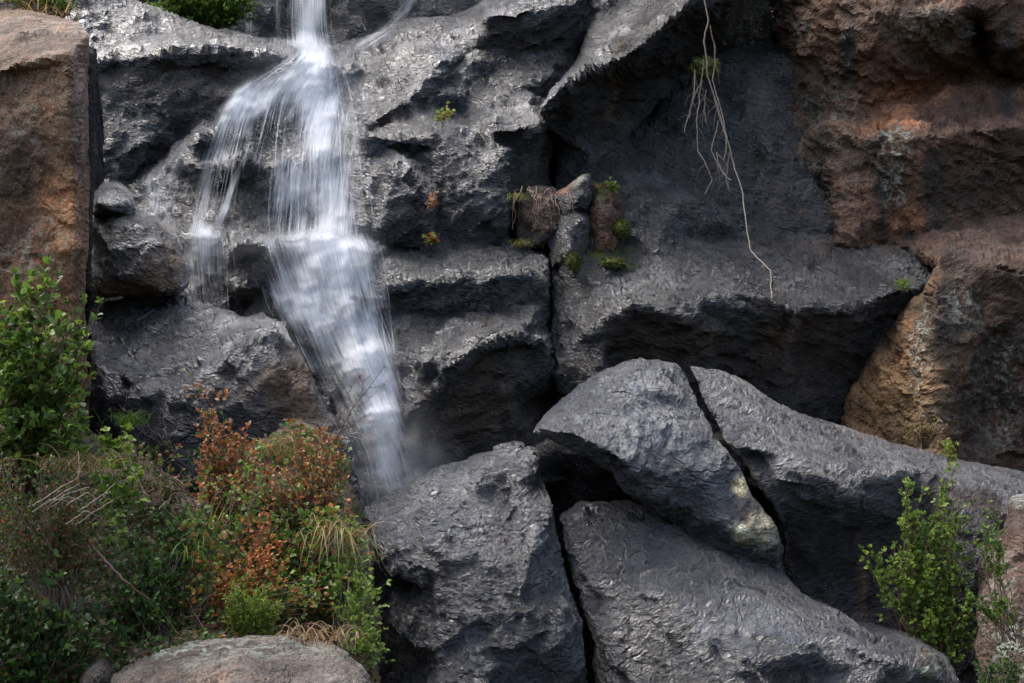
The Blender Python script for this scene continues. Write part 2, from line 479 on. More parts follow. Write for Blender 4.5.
    def blob(cx, cy, rx, ry, ang=0, soft=0.5):
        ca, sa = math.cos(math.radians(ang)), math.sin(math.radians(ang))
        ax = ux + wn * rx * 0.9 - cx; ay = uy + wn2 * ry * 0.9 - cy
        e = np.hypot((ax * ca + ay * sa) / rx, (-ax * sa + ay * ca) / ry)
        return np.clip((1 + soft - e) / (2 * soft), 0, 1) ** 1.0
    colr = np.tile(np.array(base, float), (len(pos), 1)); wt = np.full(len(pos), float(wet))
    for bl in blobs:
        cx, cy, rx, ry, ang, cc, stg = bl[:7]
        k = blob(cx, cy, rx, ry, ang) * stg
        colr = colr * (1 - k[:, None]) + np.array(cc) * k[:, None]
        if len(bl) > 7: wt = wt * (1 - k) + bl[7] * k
    li = np.zeros(len(pos)); mo = np.zeros(len(pos))
    for bl in lichen: li = np.maximum(li, blob(*bl[:5]) * bl[5])
    for bl in moss: mo = np.maximum(mo, blob(*bl[:5]) * bl[5])
    return pos, F, colr, np.stack((li, mo, wt), 1)

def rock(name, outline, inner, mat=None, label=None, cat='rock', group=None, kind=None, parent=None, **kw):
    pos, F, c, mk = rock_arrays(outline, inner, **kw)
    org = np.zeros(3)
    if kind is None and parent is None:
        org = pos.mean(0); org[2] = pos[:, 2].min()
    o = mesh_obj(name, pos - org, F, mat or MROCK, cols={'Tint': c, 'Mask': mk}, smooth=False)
    o.location = tuple(org)
    tag(o, label, cat if label else None, group, kind)
    if parent is not None:
        o.parent = parent; o.matrix_parent_inverse = Matrix.Translation(-Vector(parent.location))
    SURF.setdefault('all', []).append((pos, F))
    SURF[name] = (pos, F)
    return o

# --- ground under and around everything
gx = np.linspace(-60, 60, 61); gy = np.linspace(-60, 60, 61)
GX, GY = np.meshgrid(gx, gy); gp = np.stack((GX.ravel(), GY.ravel(), np.zeros(GX.size)), 1)
gp[:, 2] = fbm(gp * 0.12, 3, 3) * 0.5 - 0.35 + np.clip(gp[:, 1] - 15, 0, 60) * 0.02
# unseen gorge slopes, added behind and beside the camera to block low sky fill
rise = np.clip((-gp[:, 1] - 5) / 16, 0, 1); gp[:, 2] += rise * rise * (3 - 2 * rise) * 6 * (1 + .2 * fbm(gp * .15, 8, 3))
rise = np.clip((np.abs(gp[:, 0]) - 12) / 16, 0, 1); gp[:, 2] += rise * rise * (3 - 2 * rise) * 9
k = np.arange(60 * 60); r_, c_ = k // 60, k % 60; a_ = r_ * 61 + c_
mesh_obj('ground', gp, np.stack((a_, a_ + 1, a_ + 62, a_ + 61), 1), MSOIL, cols={'Tint': np.where((gp[:, 2] > 1)[:, None], np.array((0.03, 0.042, 0.018)), np.array((0.05, 0.042, 0.032)))})['kind'] = 'structure'

# --- cliff
pieces = []
pieces.append(rock_arrays(          # farthest wall behind the upper fall
    [(-420, -110, 13.6), (200, -110, 13.8), (600, -120, 14), (1000, -110, 13.8), (1500, -110, 13), (1500, 800, 12), (-420, 800, 12)],
    [(100, 200, 12.8), (400, 60, 13.4), (400, 200, 12.8), (700, 100, 13.3), (900, 300, 12.6), (300, 60, 13.3), (440, 5, 13.7)],
    sp=9, thick=2.5, seed=11, amp=1.5, base=(0.032, 0.032, 0.035), blobs=[(200, -10, 120, 60, 0, DKBR, .8)]))
M_OUT = [(50, -60, 12.7), (110, -30, 12.6), (130, -2, 12.4), (170, 13, 12.35), (200, 24, 12.3), (235, 32, 12.4), (265, 37, 12.5), (300, 42, 12.6), (335, 45, 12.7),
         (362, 38, 12.8), (385, 28, 12.9), (405, 20, 12.9), (450, 16, 12.9), (480, 4, 13), (520, -30, 13), (620, -60, 13.2), (610, 60, 12.7), (565, 110, 12.0), (552, 175, 11.8),
         (565, 240, 11.2), (551, 252, 10.9), (550, 330, 10.3), (570, 400, 10.6), (570, 560, 10.5), (400, 600, 9.6), (250, 600, 9.6), (60, 600, 9.8), (50, 300, 10.4), (50, 100, 11.6)]
M_IN = [
    [(95, 64, 11.4), (140, 57, 11.3), (180, 50, 11.3), (240, 50, 11.4), (292, 57, 11.7)],
    [(95, 74, 11.45), (140, 68, 11.4), (200, 66, 11.42), (255, 66, 11.5)],
    [(125, 64, 11.45), (124, 88, 11.35), (200, 92, 11.3), (215, 80, 11.5)],
    (110, 110, 11.35), (160, 115, 11.3), (206, 118, 11.3), (150, 145, 11.1), (100, 150, 11.15), (100, 180, 11.05), (135, 172, 11.2),
    [(190, 141, 11.0), (160, 168, 10.95), (130, 192, 10.9)],
    [(186, 136, 11.35), (155, 161, 11.3), (126, 185, 11.3)],
    [(194, 142, 10.75), (198, 160, 10.75)], (207, 150, 11.0),
    (160, 230, 10.6), (190, 222, 10.6), (190, 290, 10.2), (225, 305, 10.0), (120, 300, 10.5),
    [(296, 52, 12.1), (330, 52, 12.2)], [(300, 62, 11.75), (330, 64, 11.85)],
    [(290, 72, 11.5), (262, 76, 11.45), (238, 96, 11.2), (222, 130, 11.0)],
    (320, 100, 11.45), (325, 135, 11.1), (270, 110, 11.2), (285, 140, 11.0),
    [(215, 155, 10.9), (255, 152, 10.85), (310, 150, 10.85), (345, 155, 10.9)],
    [(225, 165, 10.55), (245, 158, 10.5), (268, 170, 10.55)], [(222, 215, 10.4), (240, 222, 10.4), (266, 215, 10.45)],
    (300, 200, 10.6), (340, 195, 10.65), (285, 222, 10.5), (215, 190, 10.75), (205, 225, 10.4),
    [(190, 232, 10.1), (230, 240, 9.95), (280, 238, 9.95), (330, 240, 9.95), (372, 252, 9.95)],
    [(190, 222, 10.45), (230, 228, 10.4), (280, 228, 10.4), (330, 230, 10.4), (372, 243, 10.4)],
    [(232, 246, 9.75), (250, 240, 9.7), (268, 250, 9.75)], [(234, 290, 9.7), (266, 292, 9.7)], (222, 270, 9.95), (280, 270, 9.9),
    (300, 300, 9.75), (345, 300, 9.75), (383, 285, 9.75), (330, 360, 9.5), (370, 330, 9.6), [(360, 352, 9.35), (395, 350, 9.4)], (395, 395, 9.3),
    [(362, 415, 9.1), (392, 418, 9.1), (405, 425, 9.15)], (380, 500, 9.0), (340, 500, 9.1), (425, 480, 9.1),
    # upper middle
    [(372, 62, 12.2), (400, 48, 12.2), (440, 42, 12.15), (478, 24, 12.3)], (425, 30, 12.5),
    [(345, 92, 11.85), (380, 74, 11.95), (441, 62, 11.7), (422, 84, 11.5), (400, 104, 11.3), (362, 128, 11.05)],
    [(452, 70, 11.85), (430, 100, 11.52), (398, 114, 11.36), (368, 133, 11.16)], (345, 125, 11.15),
    [(487, 14, 11.95), (520, 10, 11.9), (575, 2, 12.0)], [(488, 26, 12.02), (508, 52, 12.15), (560, 50, 12.1), (590, 24, 12.15)],
    [(470, 50, 12.05), (505, 60, 12.0), (560, 58, 11.95)], (480, 85, 11.8), (520, 90, 11.6), (460, 112, 11.6), (505, 115, 11.35),
    [(394, 122, 11.1), (437, 131, 10.95), (485, 147, 10.85), (490, 129, 10.95), (540, 124, 10.95)], [(437, 124, 11.2), (480, 136, 11.1), (492, 120, 11.15)],
    [(363, 137, 10.85), (404, 142, 10.85)], (404, 150, 11.0), [(362, 160, 10.75), (395, 172, 10.45), (424, 200, 10.45), (432, 235, 10.5)],
    (380, 230, 10.3), (440, 190, 10.75), (450, 170, 10.75), [(509, 150, 10.75), (508, 240, 10.6)], (470, 240, 10.65), (470, 190, 10.6), (440, 240, 10.7),
    [(514, 150, 11.15), (514, 238, 11.05)], (538, 150, 11.2), (538, 180, 11.2), (440, 150, 10.85),
    [(400, 249, 10.5), (460, 246, 10.6), (500, 243, 10.65), (547, 250, 10.7)], [(378, 268, 9.95), (440, 278, 9.85), (500, 274, 9.85), (544, 278, 9.95)],
    [(395, 312, 9.85), (440, 318, 9.85), (500, 310, 9.85), (546, 300, 10.0)],
    [(412, 425, 9.05), (420, 398, 9.1), (445, 370, 9.1), (480, 344, 9.15), (518, 334, 9.2), (546, 338, 9.3)],
    [(418, 434, 9.15), (428, 404, 9.2), (452, 378, 9.25), (484, 354, 9.3), (520, 344, 9.35), (548, 350, 9.45)],
    (545, 455, 9.65), (480, 470, 9.4), (430, 470, 9.2), (410, 440, 9.1), (500, 400, 9.35)]
pieces.append(rock_arrays(M_OUT, M_IN, sp=2.6, thick=1.0, rim=0.1, rimw=6, jit=1.2, seed=23, smooth=1, amp=.8, base=DARK, wet=0.9,
    strata=(-0.35, -0.3, 0.9),
    blobs=[(480, 405, 60, 60, -30, DKBR, 1, .3), (385, 120, 40, 14, -20, DKBR, .6, .6), (180, 85, 90, 25, 0, DKBR, .6, .5), (540, 30, 50, 20, 0, (0.038, 0.033, 0.03), .7, .6),
           (500, 40, 30, 15, 0, DKBR, .5, .6), (530, 190, 14, 40, 0, BROWN, .5, .5), (560, 55, 20, 10, 0, BROWN, .5)],
    moss=[(520, 200, 10, 35, 0, .5), (575, 262, 20, 10, 0, .5)]))
G_OUT = [(556, 60, 12.7), (640, 30, 13), (740, 36, 12.9), (800, 30, 12.8), (980, 30, 12.8), (1000, 300, 11.2), (1000, 560, 10.6), (700, 560, 10.3), (552, 560, 10.2), (551, 330, 10.1), (552, 256, 10.6), (556, 175, 11.4)]
G_IN = [[(590, 158, 11.25), (640, 140, 11.4), (690, 90, 11.8), (722, 62, 12.0), (780, 62, 12.1)], (650, 120, 11.9), (600, 205, 10.9), (630, 180, 11.1),
        (700, 130, 11.5), (760, 120, 11.5), (770, 180, 11.2), (700, 190, 11.05), (660, 225, 10.65), (735, 80, 11.95),
        [(690, 238, 10.75), (760, 236, 11.0), (850, 240, 11.1), (905, 240, 11.1)],
        [(562, 262, 10.45), (600, 252, 10.5), (640, 258, 10.45)], (590, 240, 10.6),
        [(645, 262, 10.25), (695, 286, 10.0), (740, 293, 9.95), (800, 302, 9.9), (850, 304, 9.9), (900, 290, 10.1), (932, 283, 10.35)],
        (572, 300, 10.15), (605, 285, 10.0), [(600, 322, 9.65), (626, 307, 9.6), (650, 304, 9.6), (680, 312, 9.65), (695, 330, 9.7)], (570, 345, 9.8),
        [(608, 334, 9.66), (630, 320, 9.68), (674, 322, 9.7), (690, 342, 9.78)], (690, 372, 9.9), (620, 368, 9.85), [(560, 372, 9.75), (600, 384, 9.6)], (580, 410, 9.7), (620, 300, 9.75), (650, 285, 9.9),
        [(700, 300, 9.85), (745, 306, 9.94), (800, 314, 9.93), (856, 314, 9.95), (905, 300, 10.3)], (760, 360, 10.1), (800, 400, 10.05), (850, 380, 10.3), (870, 420, 10.4), (730, 400, 10.2), (720, 330, 9.95), (780, 340, 10.0)]
pieces.append(rock_arrays(G_OUT, G_IN, sp=2.7, thick=1.0, rim=0.1, rimw=6, jit=1.2, seed=37, smooth=2, base=(0.036, 0.037, 0.041), wet=0.85, amp=.9, strata=(0.3, -0.3, 0.9),
    blobs=[(660, 345, 60, 26, 0, DKBR, 1, .3), (800, 360, 80, 45, 0, DKBR, .8, .35), (590, 400, 40, 40, 0, DKBR, .7, .4), (772, 340, 8, 40, 8, BROWN, .6, .4), (790, 335, 14, 20, 60, TAN, .35, .4),
           (830, 262, 60, 16, 10, (0.07, 0.052, 0.04), .6, .65), (770, 170, 20, 60, 0, (0.06, 0.045, 0.036), .7, .6), (850, 245, 80, 8, 0, BROWN, .7, .5)],
    moss=[(610, 250, 25, 14, 30, .7)]))
allp, allf, allc, allm = [], [], [], []; off = 0
for (p, F, c, mk) in pieces:
    allp.append(p); allf.append(F + off); allc.append(c); allm.append(mk); off += len(p)
CL = (np.concatenate(allp), np.concatenate(allf))
mesh_obj('cliff', CL[0], CL[1], MROCK, cols={'Tint': np.concatenate(allc), 'Mask': np.concatenate(allm)}, smooth=False)['kind'] = 'structure'

# --- separate blocks of the rock wall
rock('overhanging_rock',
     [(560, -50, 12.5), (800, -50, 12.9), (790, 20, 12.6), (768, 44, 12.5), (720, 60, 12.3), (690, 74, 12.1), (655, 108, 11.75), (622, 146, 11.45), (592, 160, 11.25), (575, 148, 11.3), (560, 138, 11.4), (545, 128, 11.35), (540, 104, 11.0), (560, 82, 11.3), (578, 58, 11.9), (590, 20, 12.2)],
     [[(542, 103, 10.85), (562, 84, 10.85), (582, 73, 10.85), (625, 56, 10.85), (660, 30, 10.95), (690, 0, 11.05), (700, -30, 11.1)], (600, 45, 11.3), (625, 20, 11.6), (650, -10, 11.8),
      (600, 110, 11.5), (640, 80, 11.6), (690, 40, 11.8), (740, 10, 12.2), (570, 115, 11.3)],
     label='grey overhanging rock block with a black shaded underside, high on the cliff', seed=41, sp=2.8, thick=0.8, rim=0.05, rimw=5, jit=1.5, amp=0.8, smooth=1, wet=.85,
     blobs=[(640, 85, 90, 40, -35, (0.022, 0.018, 0.014), .9, .3), (700, 30, 70, 40, 0, (0.022, 0.018, 0.014), .9, .3), (612, 85, 5, 35, 12, TAN, .45, .3)])  # near-black patches paint the underside's shade into the colour; tan streak is stone
rock('rock_buttress',
     [(768, -60, 12.6), (1200, -60, 12.0), (1200, 260, 11), (1000, 262, 11), (905, 258, 11.0), (860, 252, 10.95), (800, 250, 11.1), (755, 240, 11.2), (758, 200, 11.45), (770, 150, 11.7), (778, 100, 12.0), (784, 60, 12.3), (775, 30, 12.4)],
     [(800, 10, 12.0), (800, 60, 12.0), (820, 110, 11.75), [(830, 0, 11.7), (845, 40, 11.55), (862, 88, 11.6)], (850, 120, 11.6),
      [(880, 10, 11.2), (920, 20, 11.15), (960, 10, 11.1)], (890, 50, 11.3), (930, 55, 11.35), [(966, 12, 11.2), (970, 50, 11.3)], [(976, 14, 11.8), (982, 54, 11.8)], [(992, 14, 11.2), (1000, 50, 11.2)], (1060, 30, 11.1),
      [(866, 112, 11.65), (900, 100, 11.65), (945, 80, 11.75), (985, 76, 11.75), (1030, 82, 11.7), (1100, 80, 11.6)],
      [(846, 133, 11.2), (900, 137, 10.95), (960, 131, 10.9), (1030, 122, 10.85), (1100, 120, 10.8)],
      (870, 160, 11.1), (905, 200, 11.0), (960, 190, 11.0), (1030, 180, 10.95),
      [(838, 140, 11.3), (836, 200, 11.1), (842, 240, 10.9)], [(806, 180, 11.4), (800, 215, 11.15), (790, 240, 11.05)], [(815, 190, 11.65), (815, 240, 11.5)], (775, 235, 11.15), (780, 180, 11.5), (790, 130, 11.7)],
     mat=MROCK2, label='rusty brown rock wall with pale lichen streaks, upper right of the cliff', cat='rock wall', seed=47, sp=2.8, thick=1.0, rim=.1, rimw=8, amp=1.1, base=(0.125, 0.070, 0.044), wet=.2,
     strata=(0.5, -0.3, 0.8), saw=.7,
     blobs=[(905, 105, 55, 16, -30, RED, .9, .3), (880, 120, 40, 10, -20, RED, .6), (960, 110, 50, 16, 0, (0.10, 0.06, 0.046), .7), (930, 40, 50, 35, 0, (0.11, 0.07, 0.045), .6), (790, 210, 25, 50, 0, (0.20, 0.135, 0.09), .8, .3),
            (850, 215, 18, 40, 10, (0.14, 0.08, 0.055), .7), (975, 35, 12, 28, 0, (0.03, 0.022, 0.018), .9), (1000, 180, 60, 40, 0, (0.05, 0.032, 0.024), .8), (810, 110, 20, 40, 0, (0.04, 0.032, 0.028), .7), (905, 215, 20, 12, 0, RED, .7), (780, 30, 20, 40, 0, DKBR, .5), (848, 60, 7, 60, 4, (0.03, 0.02, 0.016), .8, .7), (882, 185, 7, 42, 0, (0.03, 0.02, 0.016), .8, .7), (935, 175, 10, 42, 3, (0.035, 0.023, 0.018), .8, .7), (1005, 60, 9, 50, 0, (0.03, 0.02, 0.016), .8, .7), (820, 200, 8, 50, 3, (0.035, 0.025, 0.02), .8, .7)],
     lichen=[(900, 150, 14, 26, 0, .95), (895, 185, 10, 18, 0, .9), (800, 30, 12, 20, 0, .4), (930, 30, 40, 20, 0, .45), (850, 150, 60, 80, 0, .3)])
rock('lower_rock_buttress',
     [(838, 440, 10.3), (846, 400, 10.2), (868, 358, 10.2), (900, 314, 10.25), (926, 288, 10.3), (934, 268, 10.4), (905, 250, 10.8), (884, 240, 11.0), (905, 226, 11.2), (960, 212, 11.3), (1030, 200, 11.2), (1200, 190, 11), (1200, 620, 10), (840, 620, 10.2)],
     [[(932, 290, 9.75), (930, 330, 9.6), (934, 380, 9.5), (942, 430, 9.4), (948, 480, 9.4)], [(940, 266, 10.05), (965, 268, 9.85), (1030, 262, 9.75), (1100, 258, 9.7)], (905, 238, 10.9), (960, 230, 10.8), (1030, 220, 10.8),
      (990, 330, 9.75), (1030, 330, 9.7), (990, 420, 9.7), (1030, 440, 9.6), (900, 350, 9.95), (880, 400, 9.95), (910, 430, 9.75), (870, 440, 10.0), (975, 290, 9.8)],
     mat=MROCK2, label='dark brown rock buttress with a tan left face, behind the right end of the ridge', cat='rock wall', seed=53, sp=2.8, thick=1.0, rim=.1, rimw=8, amp=.9, base=(0.085, 0.050, 0.034), wet=.25, saw=.6,
     blobs=[(888, 380, 50, 85, 25, (0.29, 0.165, 0.08), 1.0, .2), (915, 420, 34, 40, 0, (0.28, 0.175, 0.085), .9, .2), (975, 232, 60, 22, -8, (0.10, 0.06, 0.045), .8, .4), (948, 300, 8, 60, 0, (0.04, 0.028, 0.02), .8),
            (985, 360, 60, 70, 0, (0.028, 0.018, 0.014), .7)],
     lichen=[(922, 345, 8, 50, 8, .9), (930, 430, 14, 30, 0, .5), (960, 310, 20, 20, 0, .5), (1005, 400, 25, 60, 0, .45), (975, 380, 60, 100, 0, .28)])

# --- loose rocks in the middle cleft
rock('earthy_rock', [(516, 200, 10.83), (530, 187, 10.83), (552, 186, 10.83), (568, 200, 10.83), (572, 222, 10.73), (556, 240, 10.63), (532, 246, 10.63), (516, 238, 10.73)], [(540, 210, 10.53), (550, 228, 10.48)],
     label='rounded brown rock wedged in the cleft under dead roots', seed=61, sp=2, thick=.3, jit=2.2, rim=.04, rimw=5, amp=.6, smooth=1, base=(0.06, 0.042, 0.032), wet=.5, blobs=[(545, 215, 14, 20, 0, (0.12, 0.075, 0.055), .7)])
rock('wedge_rock', [(556, 195, 10.73), (575, 178, 10.73), (588, 173, 10.73), (591, 190, 10.68), (588, 212, 10.58), (574, 222, 10.58), (562, 215, 10.63)], [(580, 195, 10.43), (578, 184, 10.58)],
     label='small pointed grey rock with a pale lichen stripe on its upper edge', seed=62, sp=2, thick=.3, jit=2.2, rim=.03, rimw=4, amp=.45, smooth=1, wet=.6, lichen=[(582, 179, 9, 4, -35, 1)], blobs=[(580, 180, 14, 4, -38, (0.25, 0.23, 0.17), .9, .1), (566, 190, 8, 4, -38, RED, .7, .2)])
rock('blocky_rock', [(546, 240, 10.63), (560, 216, 10.63), (578, 208, 10.63), (590, 218, 10.53), (588, 246, 10.43), (572, 268, 10.33), (552, 266, 10.43)], [(572, 225, 10.38), (568, 250, 10.28)],
     label='blocky dark grey rock below the lichen-striped rock', seed=63, sp=2, thick=.3, jit=2.2, rim=.03, rimw=4, amp=.5, smooth=1, wet=.8, moss=[(558, 258, 8, 8, 0, .6)])
rock('earth_mound', [(586, 206, 10.73), (594, 188, 10.73), (606, 180, 10.83), (618, 192, 10.83), (630, 212, 10.83), (632, 232, 10.73), (622, 248, 10.63), (612, 266, 10.53), (592, 262, 10.53), (584, 240, 10.63)], [(605, 215, 10.48), (608, 240, 10.38)],
     mat=MDRY, label='reddish brown earth mound with mossy patches stuck to the cliff', cat='earth mound', seed=64, sp=2, thick=.3, jit=2.2, rim=.12, rimw=9, amp=.35, base=(0.065, 0.036, 0.024), wet=.2,
     blobs=[(612, 240, 10, 12, 0, (0.17, 0.10, 0.07), .8)], moss=[(625, 228, 10, 10, 0, 1), (605, 262, 22, 8, 20, 1), (600, 190, 8, 10, 0, .9)])

# --- left side rocks
rock('brown_boulder', [(-200, -5, 8.6), (0, 9, 8.3), (22, 7, 8.3), (50, 16, 8.1), (80, 22, 7.9), (88, 34, 7.2), (89, 100, 6.95), (90, 200, 6.88), (86, 300, 6.78), (88, 420, 6.7), (84, 620, 6.6), (-200, 620, 6.5)],
     [[(-100, 70, 6.9), (0, 70, 6.75), (30, 62, 6.7), (68, 57, 6.65), (76, 45, 6.9), (84, 28, 7.5)], [(68, 57, 6.65), (72, 100, 6.6), (74, 160, 6.55), (78, 240, 6.45), (76, 300, 6.4), (74, 420, 6.3)],
      (0, 40, 7.3), (40, 36, 7.2), (0, 150, 6.65), (30, 200, 6.6), (0, 300, 6.45), (30, 350, 6.35), [(0, 78, 6.82), (30, 70, 6.78), (60, 66, 6.72)], (62, 28, 7.6)],
     mat=MDRY, label='tall square-cut brown boulder at the left edge, taller than any other', cat='boulder', seed=71, sp=2.8, thick=1.4, rim=.03, rimw=4, amp=.5, base=(0.135, 0.072, 0.038), wet=.12, smooth=1, jit=1.4, saw=.25, chip=.8,
     blobs=[(40, 30, 60, 22, 0, (0.17, 0.125, 0.09), .8), (10, 150, 30, 60, 0, (0.07, 0.045, 0.032), .8), (60, 230, 20, 60, 30, (0.30, 0.145, 0.065), .8), (60, 180, 10, 30, 0, (0.2, 0.12, 0.07), .6), (81, 120, 6, 100, 0, (0.16, 0.12, 0.10), .7), (25, 240, 40, 20, -40, (0.08, 0.05, 0.035), .6)],
     lichen=[(52, 222, 12, 8, 0, .6), (55, 145, 8, 8, 0, .5), (30, 100, 60, 60, 0, .3), (40, 250, 50, 30, -30, .4)])
rock('small_boulder', [(93, 214, 8.07), (94, 192, 8.27), (104, 182, 8.32), (120, 183, 8.32), (131, 193, 8.27), (136, 208, 8.12), (128, 216, 8.02)], [[(95, 200, 8.02), (112, 194, 8.00), (130, 203, 8.02)], (110, 209, 7.92)],
     label='small angular grey rock wedged beside the tall brown block, on top of the tan-sided boulder', cat='boulder', seed=72, sp=2, thick=.4, rim=.03, rimw=4, amp=.3, base=(0.06, 0.054, 0.05), wet=.7, smooth=1, jit=1)
rock('wedged_boulder', [(92, 299, 8.02), (92, 240, 8.22), (93, 208, 8.37), (120, 205, 8.42), (138, 209, 8.42), (146, 213, 8.42), (160, 218, 8.37), (168, 228, 8.32), (177, 235, 8.27), (184, 252, 8.17), (190, 266, 8.12), (189, 284, 8.02), (180, 294, 7.97), (150, 298, 7.92), (115, 299, 7.92)],
     [[(94, 226, 7.92), (122, 219, 7.90), (148, 226, 7.87), (160, 240, 7.82), (172, 262, 7.82), (178, 285, 7.82)], [(150, 240, 7.77), (158, 262, 7.72), (160, 290, 7.74)], (110, 250, 7.74), (130, 275, 7.70), (105, 285, 7.74), (135, 245, 7.74)],
     label='dark angular boulder with a tan right side, wedged on the long boulder beside the waterfall', cat='boulder', seed=75, sp=2.2, thick=.5, rim=.04, rimw=5, amp=.45, base=(0.040, 0.036, 0.034), wet=.75, smooth=1, jit=1.6,
     blobs=[(168, 272, 20, 22, 0, (0.20, 0.135, 0.085), .9, .2), (125, 288, 36, 12, 0, (0.17, 0.11, 0.07), .9, .2), (165, 235, 20, 8, 45, (0.10, 0.075, 0.055), .5, .4)])
rock('long_wet_boulder', [(90, 312, 8.0), (112, 300, 8.1), (150, 294, 8.15), (186, 295, 8.15), (208, 302, 8.0), (232, 312, 7.9), (246, 316, 7.8), (262, 311, 7.75), (284, 324, 7.6), (298, 350, 7.45), (318, 390, 7.3), (334, 420, 7.2), (350, 446, 7.15), (362, 490, 7.1), (370, 560, 7.1), (372, 680, 7.0), (88, 680, 6.9), (88, 400, 7.2)],
     [[(94, 362, 7.15), (130, 376, 7.05), (165, 388, 6.95), (198, 378, 6.95), (228, 358, 7.0), (252, 340, 7.1), (275, 330, 7.3)], (150, 330, 7.6), (200, 335, 7.6), (110, 335, 7.6), (230, 325, 7.55),
      (110, 400, 7.0), [(165, 400, 6.88), (200, 392, 6.88), (235, 372, 6.93)], (240, 400, 6.88), (290, 380, 7.0), (300, 420, 6.95), (330, 440, 6.95), (170, 440, 6.78), (190, 480, 6.75), (130, 460, 6.88), (250, 460, 6.9), (330, 500, 6.85), (200, 560, 6.85), (300, 560, 6.8), (120, 560, 6.9)],
     label='long black wet boulder with a shining top, left of the waterfall foot', cat='boulder', seed=79, sp=2.4, thick=1.0, rim=.07, rimw=6, smooth=1, amp=.6, wet=1.0, base=(0.026, 0.027, 0.031), strata=(0.2, -0.6, 0.75), saw=1.3,
     blobs=[(300, 385, 32, 45, -20, (0.14, 0.09, 0.058), .95, .15), (265, 400, 30, 26, 0, (0.11, 0.075, 0.05), .7, .3), (335, 440, 14, 60, -20, (0.08, 0.055, 0.038), .6, .4), (130, 460, 40, 50, 0, (0.09, 0.062, 0.045), .7, .3)])
# --- bank of soil under the left plants
pos, F, c, mk = rock_arrays([(-200, 420, 6.3), (40, 420, 6.3), (90, 430, 6.5), (130, 440, 6.5), (160, 470, 6.4), (200, 500, 6.3), (240, 450, 6.4), (300, 420, 6.6), (335, 435, 6.7), (352, 470, 6.6), (366, 540, 6.4), (376, 640, 6.0), (376, 780, 5.4), (-200, 780, 4.8)],
    [(0, 550, 5.6), (100, 560, 5.7), (150, 600, 5.6), (250, 560, 5.9), (320, 560, 5.9), (100, 660, 5.1), (300, 660, 5.4), (200, 660, 5.1)],
    sp=4, thick=.6, seed=83, amp=1.0, base=(0.085, 0.052, 0.030), wet=.05, saw=.2, jit=3)
mesh_obj('soil_bank', pos, F, MSOIL, cols={'Tint': c, 'Mask': mk})['kind'] = 'structure'
SURF['soil_bank'] = (pos, F)
rock('foreground_boulder', [(100, 720, 4.5), (108, 684, 4.7), (128, 664, 4.85), (160, 650, 5.0), (200, 641, 5.05), (250, 636, 5.1), (300, 638, 5.1), (338, 646, 5.0), (362, 664, 4.9), (378, 700, 4.6), (385, 780, 4.2), (95, 780, 4.1)],
     [(150, 680, 4.6), (230, 662, 4.7), (300, 665, 4.7), (340, 690, 4.5), (230, 700, 4.35), (230, 750, 4.1)],
     mat=MDRY, label='pale grey-brown dry boulder with rough mottled skin at the bottom edge under the bushes', cat='boulder', seed=89, sp=2.5, thick=.7, rim=.2, rimw=12, amp=.35, base=(0.11, 0.09, 0.075), wet=.2,
     blobs=[(260, 672, 40, 10, 0, (0.07, 0.052, 0.042), .7), (170, 675, 30, 10, 0, (0.09, 0.065, 0.05), .6), (320, 655, 20, 8, 0, (0.22, 0.19, 0.16), .6)], lichen=[(230, 650, 100, 20, 0, .55)])
rock('low_rock', [(122, 660, 5.35), (140, 646, 5.4), (165, 634, 5.5), (190, 632, 5.5), (206, 642, 5.4), (200, 660, 5.2), (160, 672, 5.1)], [(165, 648, 5.2), (188, 640, 5.35)],
     label='dark grey angular rock just behind the pale bottom boulder', seed=90, sp=2.2, thick=.3, rim=.08, rimw=6, amp=.3, base=(0.08, 0.072, 0.066), wet=.3)
rock('cobble', [(78, 690, 4.8), (84, 668, 4.85), (100, 658, 4.9), (112, 668, 4.9), (114, 690, 4.8), (95, 705, 4.7)], [(97, 678, 4.65)],
     label='small brown stone left of the pale bottom boulder', cat='stone', seed=92, sp=2.4, thick=.2, rim=.08, rimw=8, amp=.2, base=(0.06, 0.05, 0.042), wet=.2)

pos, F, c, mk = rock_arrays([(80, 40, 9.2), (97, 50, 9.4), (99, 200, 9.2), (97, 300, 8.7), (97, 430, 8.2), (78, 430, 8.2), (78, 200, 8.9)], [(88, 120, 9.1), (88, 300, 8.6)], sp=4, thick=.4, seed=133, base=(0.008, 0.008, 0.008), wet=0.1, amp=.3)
mesh_obj('crevice_shade_strip', pos, F, MROCK, cols={'Tint': c, 'Mask': mk})['kind'] = 'structure'  # near-black strip added behind the narrow gap, its shade put into the colour
